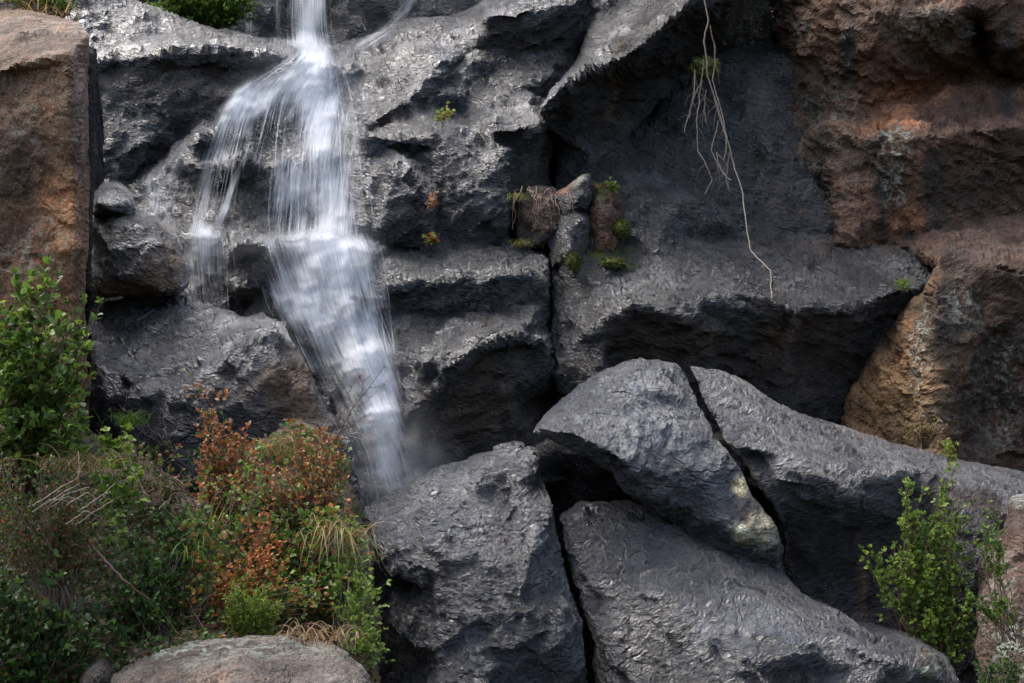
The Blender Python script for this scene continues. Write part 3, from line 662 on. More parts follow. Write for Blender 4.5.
# --- foreground wet boulders
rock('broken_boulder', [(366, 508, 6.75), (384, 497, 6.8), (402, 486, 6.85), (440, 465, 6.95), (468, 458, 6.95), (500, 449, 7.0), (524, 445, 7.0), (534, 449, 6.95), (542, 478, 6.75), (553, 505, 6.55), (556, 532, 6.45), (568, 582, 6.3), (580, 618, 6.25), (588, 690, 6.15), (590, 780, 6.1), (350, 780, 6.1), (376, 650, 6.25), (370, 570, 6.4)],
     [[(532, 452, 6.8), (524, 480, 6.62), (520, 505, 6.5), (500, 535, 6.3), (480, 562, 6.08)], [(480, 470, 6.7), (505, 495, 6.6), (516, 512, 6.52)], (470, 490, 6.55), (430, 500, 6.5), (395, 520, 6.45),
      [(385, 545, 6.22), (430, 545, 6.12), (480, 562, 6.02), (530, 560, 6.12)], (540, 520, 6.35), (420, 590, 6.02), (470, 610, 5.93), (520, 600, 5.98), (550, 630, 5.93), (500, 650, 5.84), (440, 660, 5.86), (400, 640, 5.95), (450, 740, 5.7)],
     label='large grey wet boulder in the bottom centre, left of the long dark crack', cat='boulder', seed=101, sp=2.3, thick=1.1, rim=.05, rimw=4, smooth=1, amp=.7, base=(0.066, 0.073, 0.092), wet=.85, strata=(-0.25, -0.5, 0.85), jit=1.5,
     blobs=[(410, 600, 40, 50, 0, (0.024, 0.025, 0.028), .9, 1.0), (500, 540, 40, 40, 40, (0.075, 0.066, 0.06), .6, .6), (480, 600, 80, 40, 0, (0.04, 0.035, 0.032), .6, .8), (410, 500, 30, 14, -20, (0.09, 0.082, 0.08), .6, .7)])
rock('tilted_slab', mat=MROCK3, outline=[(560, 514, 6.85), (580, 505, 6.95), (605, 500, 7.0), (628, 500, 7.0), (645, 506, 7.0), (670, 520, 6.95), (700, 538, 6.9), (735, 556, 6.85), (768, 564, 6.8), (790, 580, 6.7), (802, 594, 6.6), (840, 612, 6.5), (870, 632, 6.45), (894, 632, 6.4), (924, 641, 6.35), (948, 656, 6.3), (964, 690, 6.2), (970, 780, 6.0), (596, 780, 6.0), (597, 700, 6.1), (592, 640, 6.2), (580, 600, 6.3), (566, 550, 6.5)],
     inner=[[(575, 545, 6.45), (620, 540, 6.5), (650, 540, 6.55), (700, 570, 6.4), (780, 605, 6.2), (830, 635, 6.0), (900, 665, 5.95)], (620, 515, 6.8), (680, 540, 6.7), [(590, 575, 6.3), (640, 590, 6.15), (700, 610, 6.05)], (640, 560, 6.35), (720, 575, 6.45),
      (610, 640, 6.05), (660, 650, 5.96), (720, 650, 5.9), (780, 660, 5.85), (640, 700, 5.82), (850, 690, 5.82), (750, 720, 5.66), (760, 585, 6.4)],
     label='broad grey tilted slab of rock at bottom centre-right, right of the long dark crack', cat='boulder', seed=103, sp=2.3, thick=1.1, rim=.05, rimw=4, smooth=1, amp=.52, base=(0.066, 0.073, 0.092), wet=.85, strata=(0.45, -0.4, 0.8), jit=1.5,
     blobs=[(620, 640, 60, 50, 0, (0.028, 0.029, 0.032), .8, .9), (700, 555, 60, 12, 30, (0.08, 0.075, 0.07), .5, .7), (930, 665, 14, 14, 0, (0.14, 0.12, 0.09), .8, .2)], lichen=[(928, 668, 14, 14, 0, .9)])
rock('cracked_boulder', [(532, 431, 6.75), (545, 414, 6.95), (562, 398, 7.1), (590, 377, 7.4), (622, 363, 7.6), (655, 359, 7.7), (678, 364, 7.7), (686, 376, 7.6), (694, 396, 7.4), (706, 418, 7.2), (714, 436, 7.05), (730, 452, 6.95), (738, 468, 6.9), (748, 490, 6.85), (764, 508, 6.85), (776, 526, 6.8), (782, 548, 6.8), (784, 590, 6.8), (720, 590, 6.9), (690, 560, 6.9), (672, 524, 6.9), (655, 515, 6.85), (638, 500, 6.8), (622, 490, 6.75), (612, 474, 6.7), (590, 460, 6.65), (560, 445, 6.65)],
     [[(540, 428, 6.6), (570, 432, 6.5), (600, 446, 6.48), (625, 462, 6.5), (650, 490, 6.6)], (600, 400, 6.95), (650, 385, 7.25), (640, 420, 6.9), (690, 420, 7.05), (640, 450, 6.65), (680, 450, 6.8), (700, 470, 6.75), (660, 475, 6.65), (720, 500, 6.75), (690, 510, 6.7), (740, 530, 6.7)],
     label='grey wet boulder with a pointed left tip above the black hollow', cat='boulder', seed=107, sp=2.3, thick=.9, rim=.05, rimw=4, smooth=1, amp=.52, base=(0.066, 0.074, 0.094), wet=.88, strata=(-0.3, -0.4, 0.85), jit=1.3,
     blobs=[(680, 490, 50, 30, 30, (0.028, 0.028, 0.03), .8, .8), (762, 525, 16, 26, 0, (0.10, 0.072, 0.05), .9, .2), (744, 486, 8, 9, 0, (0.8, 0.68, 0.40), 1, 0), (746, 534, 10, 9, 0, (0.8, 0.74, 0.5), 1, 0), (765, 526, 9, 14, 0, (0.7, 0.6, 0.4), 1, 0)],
     lichen=[(765, 535, 16, 20, 0, .7)])
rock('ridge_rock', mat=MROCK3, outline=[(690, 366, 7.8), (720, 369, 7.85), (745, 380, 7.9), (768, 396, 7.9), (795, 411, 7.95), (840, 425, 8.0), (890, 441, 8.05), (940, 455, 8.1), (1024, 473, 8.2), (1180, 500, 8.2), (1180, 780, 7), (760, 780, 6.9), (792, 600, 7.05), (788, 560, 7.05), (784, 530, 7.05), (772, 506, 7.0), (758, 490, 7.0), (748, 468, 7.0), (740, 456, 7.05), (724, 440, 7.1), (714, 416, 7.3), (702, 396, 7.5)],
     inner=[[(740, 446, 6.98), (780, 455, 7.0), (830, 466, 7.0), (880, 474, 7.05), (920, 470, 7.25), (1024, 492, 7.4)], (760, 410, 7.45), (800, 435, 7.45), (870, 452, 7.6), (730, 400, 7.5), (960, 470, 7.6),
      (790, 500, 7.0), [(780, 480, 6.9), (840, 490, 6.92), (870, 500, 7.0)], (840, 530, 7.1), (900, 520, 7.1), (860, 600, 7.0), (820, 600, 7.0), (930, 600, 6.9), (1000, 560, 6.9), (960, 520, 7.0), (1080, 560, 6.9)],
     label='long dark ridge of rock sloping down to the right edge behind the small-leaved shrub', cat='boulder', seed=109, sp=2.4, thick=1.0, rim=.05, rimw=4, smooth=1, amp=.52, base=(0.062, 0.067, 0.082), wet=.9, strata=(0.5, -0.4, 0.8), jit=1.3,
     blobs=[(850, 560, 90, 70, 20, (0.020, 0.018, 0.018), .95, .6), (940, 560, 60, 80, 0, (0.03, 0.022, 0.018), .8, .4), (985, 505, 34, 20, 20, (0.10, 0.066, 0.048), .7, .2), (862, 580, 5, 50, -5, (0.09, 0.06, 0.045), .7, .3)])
rock('rusty_boulder', [(980, 560, 6.5), (1000, 530, 6.6), (1012, 500, 6.7), (1040, 486, 6.8), (1180, 486, 6.8), (1180, 780, 5.8), (968, 780, 5.8), (980, 660, 6.1), (975, 600, 6.3)],
     [(1020, 540, 6.4), (1010, 620, 6.1), (1060, 560, 6.2), (1050, 660, 5.9)],
     mat=MDRY, label='rusty brown boulder cut off by the right edge, beside the small-leaved shrub', cat='boulder', seed=113, sp=2.6, thick=.7, rim=.15, rimw=10, amp=.4, base=(0.09, 0.055, 0.04), wet=.15,
     blobs=[(1015, 497, 14, 8, 0, (0.3, 0.29, 0.27), .8), (1010, 650, 20, 40, 0, (0.13, 0.09, 0.07), .6)], lichen=[(1010, 640, 20, 40, 0, .7), (1015, 498, 14, 8, 0, .8), (1000, 600, 30, 60, 0, .35)])
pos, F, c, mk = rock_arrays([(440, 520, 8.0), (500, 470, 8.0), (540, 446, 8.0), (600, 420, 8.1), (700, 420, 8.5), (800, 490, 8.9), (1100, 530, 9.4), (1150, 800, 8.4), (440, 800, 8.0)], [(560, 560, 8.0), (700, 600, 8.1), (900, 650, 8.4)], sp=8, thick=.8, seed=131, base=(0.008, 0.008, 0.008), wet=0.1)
mesh_obj('hollow_shade_backing', pos, F, MROCK, cols={'Tint': c, 'Mask': mk})['kind'] = 'structure'  # blackened backing that paints deep shade into the hollow and cracks

# ------------------------------------------------------------------ running water
bvh = BVHTree.FromPolygons([tuple(v) for v in CL[0]], [tuple(int(q) for q in f) for f in CL[1]])
def cliff_depth(x, y, dflt=11.0):
    p = P(x, y, 1.0); d = Vector(p - CAMLOC)
    hit = bvh.ray_cast(Vector(CAMLOC), d.normalized())
    if hit[0] is None: return dflt
    return float((np.array(hit[0]) - CAMLOC) @ FWD)

def density(x, y, blobs, base):
    v = np.full(np.shape(x), base, float)
    for cx, cy, rx, ry, a in blobs:
        v = v + a * np.exp(-(((x - cx) / rx) ** 2 + ((y - cy) / ry) ** 2))
    return v

def interp_rows(rows, y):
    ys = [r[0] for r in rows]
    return np.interp(y, ys, [r[1] for r in rows]), np.interp(y, ys, [r[2] for r in rows])

def water_sheet(rows, blobs, base, offs, seed, nu=48, step=2.6, slack=0.006, dmax=None, fade=(0.12, 0.12)):
    y = np.arange(rows[0][0], rows[-1][0], step); nv = len(y)
    xl, xr = interp_rows(rows, y)
    for _ in range(6):
        xl[1:-1] = (xl[:-2] + xl[1:-1] * 2 + xl[2:]) / 4; xr[1:-1] = (xr[:-2] + xr[1:-1] * 2 + xr[2:]) / 4
    u = np.linspace(0, 1, nu)
    X = xl[:, None] + (xr - xl)[:, None] * u[None]; Y = np.repeat(y[:, None], nu, 1)
    q = np.stack((X.ravel() / 30, Y.ravel() / 70, np.full(X.size, seed * 1.7)), 1)
    X = X + perlin(q, seed).reshape(X.shape) * 4.0
    D = np.array([[cliff_depth(a, b) for a, b in zip(r, s_)] for r, s_ in zip(X, Y)])
    if dmax: D = np.minimum(D, dmax)
    S = D.copy()
    for k in range(1, nv): S[k] = np.minimum(S[k], S[k - 1] + slack)
    for _ in range(9):
        S[:, 1:-1] = (S[:, :-2] + S[:, 1:-1] + S[:, 2:]) / 3
        S[1:-1] = (S[:-2] + S[1:-1] + S[2:]) / 3
    S = np.minimum(S, D - 0.012) - offs * (0.6 + 0.8 * (perlin(q * 2, seed + 3).reshape(X.shape) + .5))
    dens = density(X, Y, blobs, base)
    if blobs: dens = dens * (1 + .9 * fbm(np.stack((X.ravel() / 16, Y.ravel() / 45, np.full(X.size, seed * 2.3)), 1), seed + 5, 3)).reshape(X.shape)
    dens = np.clip(dens, 0, 1)
    f = np.clip(u / fade[0], 0, 1) * np.clip((1 - u) / fade[1], 0, 1); f = f * f * (3 - 2 * f)
    vf = np.clip(np.arange(nv) / 6, 0, 1) * np.clip((nv - 1 - np.arange(nv)) / 5, 0, 1)
    F = f[None] * vf[:, None]
    pos = P(X.ravel(), Y.ravel(), S.ravel())
    k = np.arange((nv - 1) * (nu - 1)); i, j = k // (nu - 1), k % (nu - 1); a = i * nu + j
    faces = np.stack((a, a + 1, a + nu + 1, a + nu), 1)
    ux = (xl[:, None] * 0 + (xr - xl)[:, None] * 0.4 + 60) * u[None] / 100 + seed * 3.3     # streak width stays about even
    uvv = np.stack((ux.ravel(), (Y / 100 + seed).ravel()), 1)
    mk = np.stack((dens.ravel(), F.ravel(), np.zeros(X.size)), 1)
    return pos, faces, uvv, mk, (X, Y, S, dens)

def join_sheets(name, sheets):
    o = 0; A, B, C_, D_ = [], [], [], []
    for sh in sheets:
        A.append(sh[0]); B.append(sh[1] + o); C_.append(sh[2]); D_.append(sh[3]); o += len(sh[0])
    ob = mesh_obj(name, np.concatenate(A), np.concatenate(B), MWATER, cols={'Mask': np.concatenate(D_)}, uv=np.concatenate(C_))
    ob['kind'] = 'structure'
    return ob

MAIN = [(40, 300, 334), (52, 294, 338), (62, 280, 344), (75, 250, 356), (95, 224, 364), (125, 208, 370), (160, 196, 374), (200, 186, 380), (242, 176, 388)]
LOW = [(229, 228, 383), (245, 236, 390), (275, 246, 394), (310, 258, 398), (350, 280, 402), (400, 312, 408), (450, 345, 420), (525, 362, 440)]
SIDE = [(229, 176, 240), (250, 174, 246), (290, 174, 250), (330, 176, 254)]
MB = [(312, 56, 18, 16, .95), (320, 100, 20, 40, .75), (240, 105, 32, 26, .5), (203, 180, 13, 45, .42), (232, 160, 12, 40, .3), (225, 232, 34, 10, .2), (200, 270, 14, 40, .35), (222, 275, 12, 34, .2), (290, 85, 25, 20, .5), (322, 150, 28, 50, .5), (330, 212, 34, 40, .55), (300, 243, 60, 9, .3), (345, 262, 38, 28, .6), (300, 290, 44, 45, .58), (345, 320, 42, 50, .55), (365, 385, 34, 60, .4), (250, 100, 28, 26, .3),
      (222, 150, 14, 40, .25), (200, 245, 14, 40, .3), (215, 235, 30, 8, .15), (285, 185, 18, 40, .35), (375, 415, 14, 12, .4), (386, 450, 16, 50, .6), (385, 380, 24, 40, .3), (395, 350, 8, 60, .2),
      (244, 195, 15, 24, -.6), (250, 268, 16, 26, -.8), (268, 133, 16, 12, -.5), (352, 150, 10, 80, .15), (362, 70, 20, 14, .2)]
sheets = [water_sheet(MAIN, MB, 0.10, 0.02, 1, fade=(.10, .16)), water_sheet(MAIN, MB, 0.04, 0.05, 2, slack=0.004, fade=(.10, .2)), water_sheet(MAIN, MB, -0.1, 0.09, 3, slack=0.002, fade=(.12, .22)),
          water_sheet(LOW, MB, 0.12, 0.02, 31, fade=(.10, .16)), water_sheet(LOW, MB, 0.04, 0.06, 32, slack=0.003, fade=(.12, .22)), water_sheet(LOW, MB, -0.1, 0.11, 33, slack=0.002, fade=(.12, .25)),
          water_sheet(SIDE, MB, 0.18, 0.02, 34, nu=24, fade=(.2, .2)), water_sheet(SIDE, MB, 0.08, 0.05, 35, nu=24, fade=(.25, .2))]
UPPER = [(-60, 268, 334), (0, 264, 336), (30, 262, 338), (52, 262, 345)]
UB = [(305, 10, 14, 60, .75), (322, 0, 8, 60, .4), (278, 20, 6, 60, .3), (305, 45, 30, 8, .5)]
sheets += [water_sheet(UPPER, UB, 0.05, 0.02, 5, nu=30, dmax=13.0), water_sheet(UPPER, UB, 0.0, 0.08, 6, nu=30, dmax=13.0)]
sheets += [water_sheet([(-60, 236, 262), (0, 236, 262), (44, 236, 262)], [(249, 10, 6, 60, .5)], 0.05, 0.02, 7, nu=10, dmax=13.0)]
for seed, rows, b in ((8, [(-30, 418, 440), (0, 404, 420), (16, 390, 408), (30, 378, 398), (44, 350, 380), (56, 326, 366)], .45), (9, [(138, 180, 192), (146, 172, 190), (160, 158, 186), (185, 136, 180), (215, 130, 182), (260, 128, 190)], .5),
                      (10, [(150, 244, 254), (175, 232, 242), (200, 222, 231), (222, 214, 224), (236, 190, 222), (262, 186, 224)], .6)):
    sheets.append(water_sheet(rows, [(186, 142, 6, 6, .5), (228, 190, 12, 30, .3)] if seed > 8 else [(385, 38, 30, 12, .2)], b, 0.02, seed, nu=12, fade=(.35, .35)))
def veil(rows, blobs, offs, seed):
    sh = water_sheet(rows, [], 0.0, offs, seed, nu=36, step=5, fade=(.3, .3))
    X_, Y_ = sh[4][0].ravel(), sh[4][1].ravel()
    b = np.clip(density(X_, Y_, blobs, 0), 0, 1) * (0.7 + .9 * fbm(np.stack((X_ / 40, Y_ / 40, X_ * 0 + seed), 1), seed, 3))
    sh[3][:, 0] = -1.0; sh[3][:, 2] = np.clip(b, 0, 1); return sh
sheets.append(veil([(20, 225, 400), (140, 215, 400), (240, 170, 410), (330, 180, 440), (520, 300, 490)], [(312, 75, 40, 22, .04), (300, 238, 60, 14, .05), (340, 262, 40, 22, .10), (385, 425, 26, 14, .15), (410, 485, 50, 45, .30), (205, 262, 20, 14, .1), (320, 160, 30, 60, .10)], .16, 12))
sheets.append(veil([(20, 225, 400), (140, 215, 400), (240, 170, 410), (330, 180, 440), (520, 300, 490)], [(312, 60, 60, 22, .10), (300, 245, 80, 24, .07), (400, 480, 60, 60, .16)], .34, 13))
fall = join_sheets('waterfall', sheets)

class Tubes:
    def __init__(s): s.v = []; s.f = []; s.c = []; s.n = 0
    def add(s, pts, radii, col=(0.1, 0.07, 0.05), sides=4):
        pts = np.asarray(pts, float); n = len(pts); radii = np.broadcast_to(np.asarray(radii, float), (n,))
        t = np.gradient(pts, axis=0); t /= np.linalg.norm(t, axis=1)[:, None] + 1e-9
        ref = np.array((0.3, 0.9, 0.2)); a = np.cross(t, ref); a /= np.linalg.norm(a, axis=1)[:, None] + 1e-9; b = np.cross(t, a)
        an = np.arange(sides) * 2 * math.pi / sides
        ring = pts[:, None] + radii[:, None, None] * (np.cos(an)[None, :, None] * a[:, None] + np.sin(an)[None, :, None] * b[:, None])
        s.v.append(ring.reshape(-1, 3))
        i, j = np.meshgrid(np.arange(n - 1), np.arange(sides), indexing='ij'); j2 = (j + 1) % sides
        A = s.n + i * sides + j; B = s.n + i * sides + j2
        s.f.append(np.stack((A, B, B + sides, A + sides), -1).reshape(-1, 4))
        cc = np.asarray(col, float)
        s.c.append(np.broadcast_to(cc, (n * sides, 3)) if cc.ndim == 1 else np.repeat(cc, sides, 0)); s.n += n * sides
    def build(s, name, mat, parent=None, org=(0, 0, 0)):
        return mesh_obj(name, np.concatenate(s.v) - np.asarray(org), np.concatenate(s.f), mat, parent, {'Tint': np.concatenate(s.c)})

# bright threads of water running down in front of the sheets
def strand_material():
    m, n, N, L = new_mat('water_thread')
    o = N('ShaderNodeOutputMaterial'); tr = N('ShaderNodeBsdfTransparent'); di = N('ShaderNodeBsdfDiffuse'); di.inputs[0].default_value = (0.95, 0.94, 0.93, 1)
    mx = N('ShaderNodeMixShader'); mx.inputs[0].default_value = 0.22
    L(tr.outputs[0], mx.inputs[1]); L(di.outputs[0], mx.inputs[2]); L(mx.outputs[0], o.inputs[0]); return m
MSTR = strand_material()
tb = Tubes()
for k in range(330):
    X, Y, S, DN = sheets[(0, 3, 6)[int(RNG.choice(3, p=(.55, .40, .05)))]][4]
    nv, nu = X.shape
    for _ in range(20):
        j = RNG.integers(2, nu - 2); i0 = RNG.integers(0, nv - 12)
        if RNG.random() < DN[i0, j] ** 1.2: break
    L_ = RNG.integers(8, 30); i1 = min(nv - 1, i0 + L_)
    ii = np.arange(i0, i1); jw = np.cumsum(RNG.normal(0, .05, len(ii)))
    jj = np.clip(j + jw, 0, nu - 1.01); a = jj.astype(int); f = jj - a
    g = lambda A: A[ii, a] * (1 - f) + A[ii, np.minimum(a + 1, nu - 1)] * f
    pts = P(g(X), g(Y), g(S) - RNG.uniform(0, .05))
    t = np.linspace(0, 1, len(ii))
    tb.add(pts, RNG.uniform(.0012, .0030) * np.sin(math.pi * np.clip(t, .02, .98)) ** .5, (1, 1, 1), 3)
for (i_, sh, cnt) in ((8, sheets[8], 40),):
    X, Y, S, DN = sh[4]; nv, nu = X.shape
    for k in range(cnt):
        j = int(np.clip(RNG.normal(.62, .16), 0, .99) * nu); i0 = RNG.integers(0, nv - 8); ii = np.arange(i0, min(nv - 1, i0 + RNG.integers(8, 30)))
        pts = P(X[ii, j] + RNG.uniform(-1, 1), Y[ii, j], S[ii, j] - RNG.uniform(0, .1)); t = np.linspace(0, 1, len(ii))
        tb.add(pts, RNG.uniform(.0015, .0035) * np.sin(math.pi * np.clip(t, .02, .98)) ** .5, (1, 1, 1), 3)
st = tb.build('water_threads', MSTR, fall)
st['kind'] = 'structure'

# ------------------------------------------------------------------ plants
LT_V = np.array([(0, 0, 0), (.3, 0, -.05), (.68, 0, -.04), (1, 0, -.14), (.3, .30, .05), (.68, .34, .06), (.3, -.30, .05), (.68, -.34, .06), (.9, .15, -.04), (.9, -.15, -.04)])
LT_F = np.array([(0, 1, 4), (0, 6, 1), (1, 2, 5), (1, 5, 4), (1, 7, 2), (1, 6, 7), (2, 8, 5), (2, 3, 8), (2, 7, 9), (2, 9, 3)])
HEART = LT_V * np.array((1, 1.5, 1.3)); HEART[4, 0] = HEART[6, 0] = .18; HEART[5, 1] *= .8; HEART[7, 1] *= .8
NARROW = LT_V * np.array((1, .38, 1))

def nrm(v): return v / (np.linalg.norm(v, axis=-1, keepdims=True) + 1e-9)

class Leaves:
    def __init__(s): s.p = []; s.d = []; s.l = []; s.c = []
    def add(s, p, d, l, c): s.p.append(p); s.d.append(d); s.l.append(l); s.c.append(c)
    def build(s, name, mat, parent=None, org=(0, 0, 0), tmpl=LT_V, wid=1.0, face=(0, -.5, .85)):
        p = np.array(s.p); d = nrm(np.array(s.d)); l = np.array(s.l); c = np.array(s.c); n = len(p)
        upv = nrm(np.asarray(face) + RNG.normal(0, .45, (n, 3)))
        side = nrm(np.cross(upv, d)); up = nrm(np.cross(d, side))
        T = tmpl * np.array((1, wid, 1))
        bend = RNG.uniform(.3, 2.2, n)
        V = p[:, None] + l[:, None, None] * (T[None, :, 0:1] * d[:, None] + T[None, :, 1:2] * side[:, None] + (T[:, 2][None] * bend[:, None])[..., None] * up[:, None])
        F = (LT_F[None] + (np.arange(n) * len(T))[:, None, None]).reshape(-1, 3)
        return mesh_obj(name, V.reshape(-1, 3) - np.asarray(org), F, mat, parent, {'Tint': np.repeat(c, len(T), 0)})

def pick(pal):
    w = np.array([q[1] for q in pal], float); c = pal[RNG.choice(len(pal), p=w / w.sum())][0]
    return np.array(c) * RNG.uniform(.7, 1.3)
G1 = (0.085, 0.155, 0.022); G2 = (0.14, 0.22, 0.032); G3 = (0.042, 0.085, 0.018); G4 = (0.21, 0.28, 0.045); OR = (0.44, 0.17, 0.045); OR2 = (0.30, 0.095, 0.03); PB = (0.36, 0.24, 0.15); YB = (0.28, 0.20, 0.06); BR = (0.10, 0.05, 0.025); GD = (0.022, 0.048, 0.016)

def bez(a, b, c, n):
    t = np.linspace(0, 1, n)[:, None]
    return a * (1 - t) ** 2 + 2 * b * t * (1 - t) + c * t * t

def shrub(name, label, cat, base, env, pal, leaf=(.02, .035), sides=3, per=7, side_len=.07, bark=(0.10, 0.065, 0.045), thick=.004, start=.4, tmpl=LT_V, wid=1.0, group=None, mat=None, mult=1.0, arch=.15, bare=0.0, spread=.03, kind=None):
    """base (x, y, d); env = list of (x, y, d, rx, ry, rd metres, number of stems)"""
    b0 = P(*base); o = empty(name, b0)
    tag(o, label, cat, group, kind)
    tw = Tubes(); lv = Leaves()
    for (ex, ey, ed, rx, ry, rd, cnt) in env:
        for _ in range(int(cnt * mult)):
            v = nrm(RNG.normal(size=3)) * RNG.random() ** .4
            tip = P(ex + v[0] * rx, ey + v[1] * ry, ed + v[2] * rd)
            b = b0 + RNG.normal(0, spread, 3) * np.array((1, 1, .3))
            Ls = np.linalg.norm(tip - b)
            mid = (b + tip) / 2 + np.array((RNG.normal(0, .08), RNG.normal(0, .05), arch + RNG.normal(0, .05))) * Ls
            n = max(7, int(Ls / .035)); pts = bez(b, mid, tip, n)
            pts[1:-1] += RNG.normal(0, .004, (n - 2, 3))
            tw.add(pts, np.linspace(thick * RNG.uniform(.7, 1.2), thick * .25, n), np.array(bark) * RNG.uniform(.6, 1.5), 4)
            if RNG.random() < bare: continue
            tdir = nrm(np.gradient(pts, axis=0))
            def leafy(pp, td, cntl):
                for q in range(cntl):
                    k = int(RNG.uniform(.25, 1) * (len(pp) - 1)); 
                    if q < 3: k = len(pp) - 1
                    r = nrm(RNG.normal(size=3)); dd = td[k] * .7 + r * .8 + np.array((0, -.25, .2))
                    lv.add(pp[k], dd, RNG.uniform(*leaf), pick(pal))
            k0 = int(n * start)
            leafy(pts[k0:], tdir[k0:], per)
            for q in range(sides):
                k = int(RNG.uniform(start, .95) * (n - 1)); r = nrm(RNG.normal(size=3))
                dd = nrm(tdir[k] * .6 + r * .8 + np.array((0, -.2, .25))); ln = side_len * RNG.uniform(.5, 1.2)
                sp = bez(pts[k], pts[k] + dd * ln * .6, pts[k] + dd * ln + np.array((0, 0, .2 * ln)), 5)
                tw.add(sp, np.linspace(thick * .35, thick * .15, 5), np.array(bark) * RNG.uniform(.6, 1.5), 3)
                leafy(sp, nrm(np.gradient(sp, axis=0)), per)
    tw.build('twigs', MTWIG, o, b0)
    if lv.p: lv.build('foliage', mat or MLEAF, o, b0, tmpl, wid)
    for ch in o.children:
        ch.matrix_parent_inverse = Matrix.Identity(4)
    return o

def grass(name, label, base, n=40, length=(.12, .3), spread=.05, lean=(0, -.3, 0), pal=((G2, 1), (YB, .5)), droop=1.0, w=.003, cat='grass tuft', group=None):
    b0 = P(*base); V = []; F = []; C_ = []; off = 0
    for _ in range(n):
        b = RNG.normal(0, spread, 3) * np.array((1, .6, .2)); L_ = RNG.uniform(*length)
        d = nrm(np.array((RNG.normal(0, .45), RNG.normal(0, .3), 1.0)) + np.array(lean)); dh = np.array((d[0], d[1], 0)); dh = nrm(dh + 1e-4)
        t = np.linspace(0, 1, 8)[:, None]
        pts = b + d * L_ * t * (1 - .25 * t * droop) + dh * L_ * .35 * t * t * droop - np.array((0, 0, 1)) * L_ * .45 * t ** 2.3 * droop
        s_ = nrm(np.cross(d, np.array((RNG.normal(0, .4), -1, .2)))); ww = w * (1 - t * .9) * RNG.uniform(.6, 1.3)
        V += [pts - s_ * ww, pts + np.array((0, -1, 0)) * ww * .5, pts + s_ * ww]
        for q in range(7):
            F += [(off + q, off + q + 1, off + 9 + q, off + 8 + q), (off + 8 + q, off + 9 + q, off + 17 + q, off + 16 + q)]
        off += 24; c = pick(pal); C_.append(np.tile(c, (24, 1)))
    o = mesh_obj(name, np.concatenate(V), np.array(F), MLEAF, None, {'Tint': np.concatenate(C_)})
    o.location = tuple(b0); tag(o, label, cat, group); return o

def surf_tree(*names):
    P_, F_, o = [], [], 0
    for n_ in names:
        p, f = SURF[n_]; P_.append(p); F_.append(f + o); o += len(p)
    return BVHTree.FromPolygons([tuple(v) for v in np.concatenate(P_)], [tuple(int(q) for q in f) for f in np.concatenate(F_)])
def hit_depth(tree, x, y, dflt):
    h = tree.ray_cast(Vector(CAMLOC), Vector(P(x, y, 1.0) - CAMLOC).normalized())
    return dflt if h[0] is None else float((np.array(h[0]) - CAMLOC) @ FWD)

# low ground cover over the soil bank: countless small leaves and stalks
tree = surf_tree('soil_bank')
lv = Leaves(); tw = Tubes()
for k in range(15000):
    x = RNG.uniform(-60, 378); y = RNG.uniform(425, 720)
    d = hit_depth(tree, x, y, 0)
    if d == 0: continue
    if 120 < x < 200 and y < 505 and RNG.random() < .8: continue
    p = P(x, y, d - RNG.uniform(0, .16))
    pal = [(GD, 3), (G3, 3), (G1, 1.5), (BR, 1.3)] if x < 190 else [(G3, 2), (G1, 2), (BR, 1), (OR2, .8), (G2, .5)]
    lv.add(p, RNG.normal(size=3) + np.array((0, -.3, .3)), RNG.uniform(.012, .03), pick(pal))
for k in range(500):
    x = RNG.uniform(-40, 372); y = RNG.uniform(435, 700); d = hit_depth(tree, x, y, 0)
    if d == 0 or (120 < x < 200 and y < 500): continue
    a = P(x, y, d); dr = nrm(np.array((RNG.normal(0, .9), -.6 + RNG.normal(0, .3), .8 + RNG.normal(0, .5)))); ln = RNG.uniform(.06, .25)
    tw.add(bez(a, a + dr * ln * .6, a + dr * ln + np.array((RNG.normal(0, .03), 0, -.25 * ln)), 7), np.linspace(.0016, .0005, 7), pick([(PB, .8), (YB, .6), (BR, 2)]), 3)
uo = lv.build('undergrowth', MLEAF); uo['kind'] = 'stuff'
us = tw.build('stalks', MTWIG); us['kind'] = 'stuff'; us.parent = uo

shrub('broadleaf_bush', 'glossy mid-green broad-leaved bush at the left edge in front of the tall brown boulder', 'bush', (20, 500, 5.9),
      [(30, 330, 5.55, 55, 55, .15, 26), (50, 385, 5.45, 45, 60, .15, 26), (10, 400, 5.4, 50, 70, .15, 24), (40, 285, 5.6, 20, 22, .08, 5), (85, 312, 5.6, 22, 14, .06, 4), (80, 430, 5.4, 22, 30, .1, 8), (-30, 340, 5.4, 40, 70, .15, 12)],
      [(G1, 3), (G2, 2.5), (G3, 2.5), (G4, .5), (BR, .25)], leaf=(.022, .042), sides=4, per=8, side_len=.10)
shrub('heath_bush', 'brownish fine-leaved bush with pale dry twigs, below the glossy green bush at the left edge', 'bush', (60, 610, 5.2),
      [(40, 500, 5.2, 60, 55, .15, 36), (85, 530, 5.2, 35, 60, .1, 26), (0, 520, 5.1, 45, 60, .12, 20)], [(G3, 2), (BR, 1.2), (G1, 1.2), (OR2, .6), (PB, .4)], leaf=(.010, .020), sides=6, per=9, side_len=.07, bark=(0.17, 0.12, 0.09), thick=.003, wid=.7, arch=.1)
shrub('dark_bush', 'dark green leafy bush in the bottom left corner', 'bush', (20, 720, 4.9), [(20, 600, 4.95, 50, 50, .12, 30), (60, 640, 4.95, 50, 40, .12, 26), (0, 660, 4.8, 40, 40, .1, 16)], [(GD, 3), (G3, 3), (G1, .8), (BR, .5)], leaf=(.018, .034), sides=4, per=8)
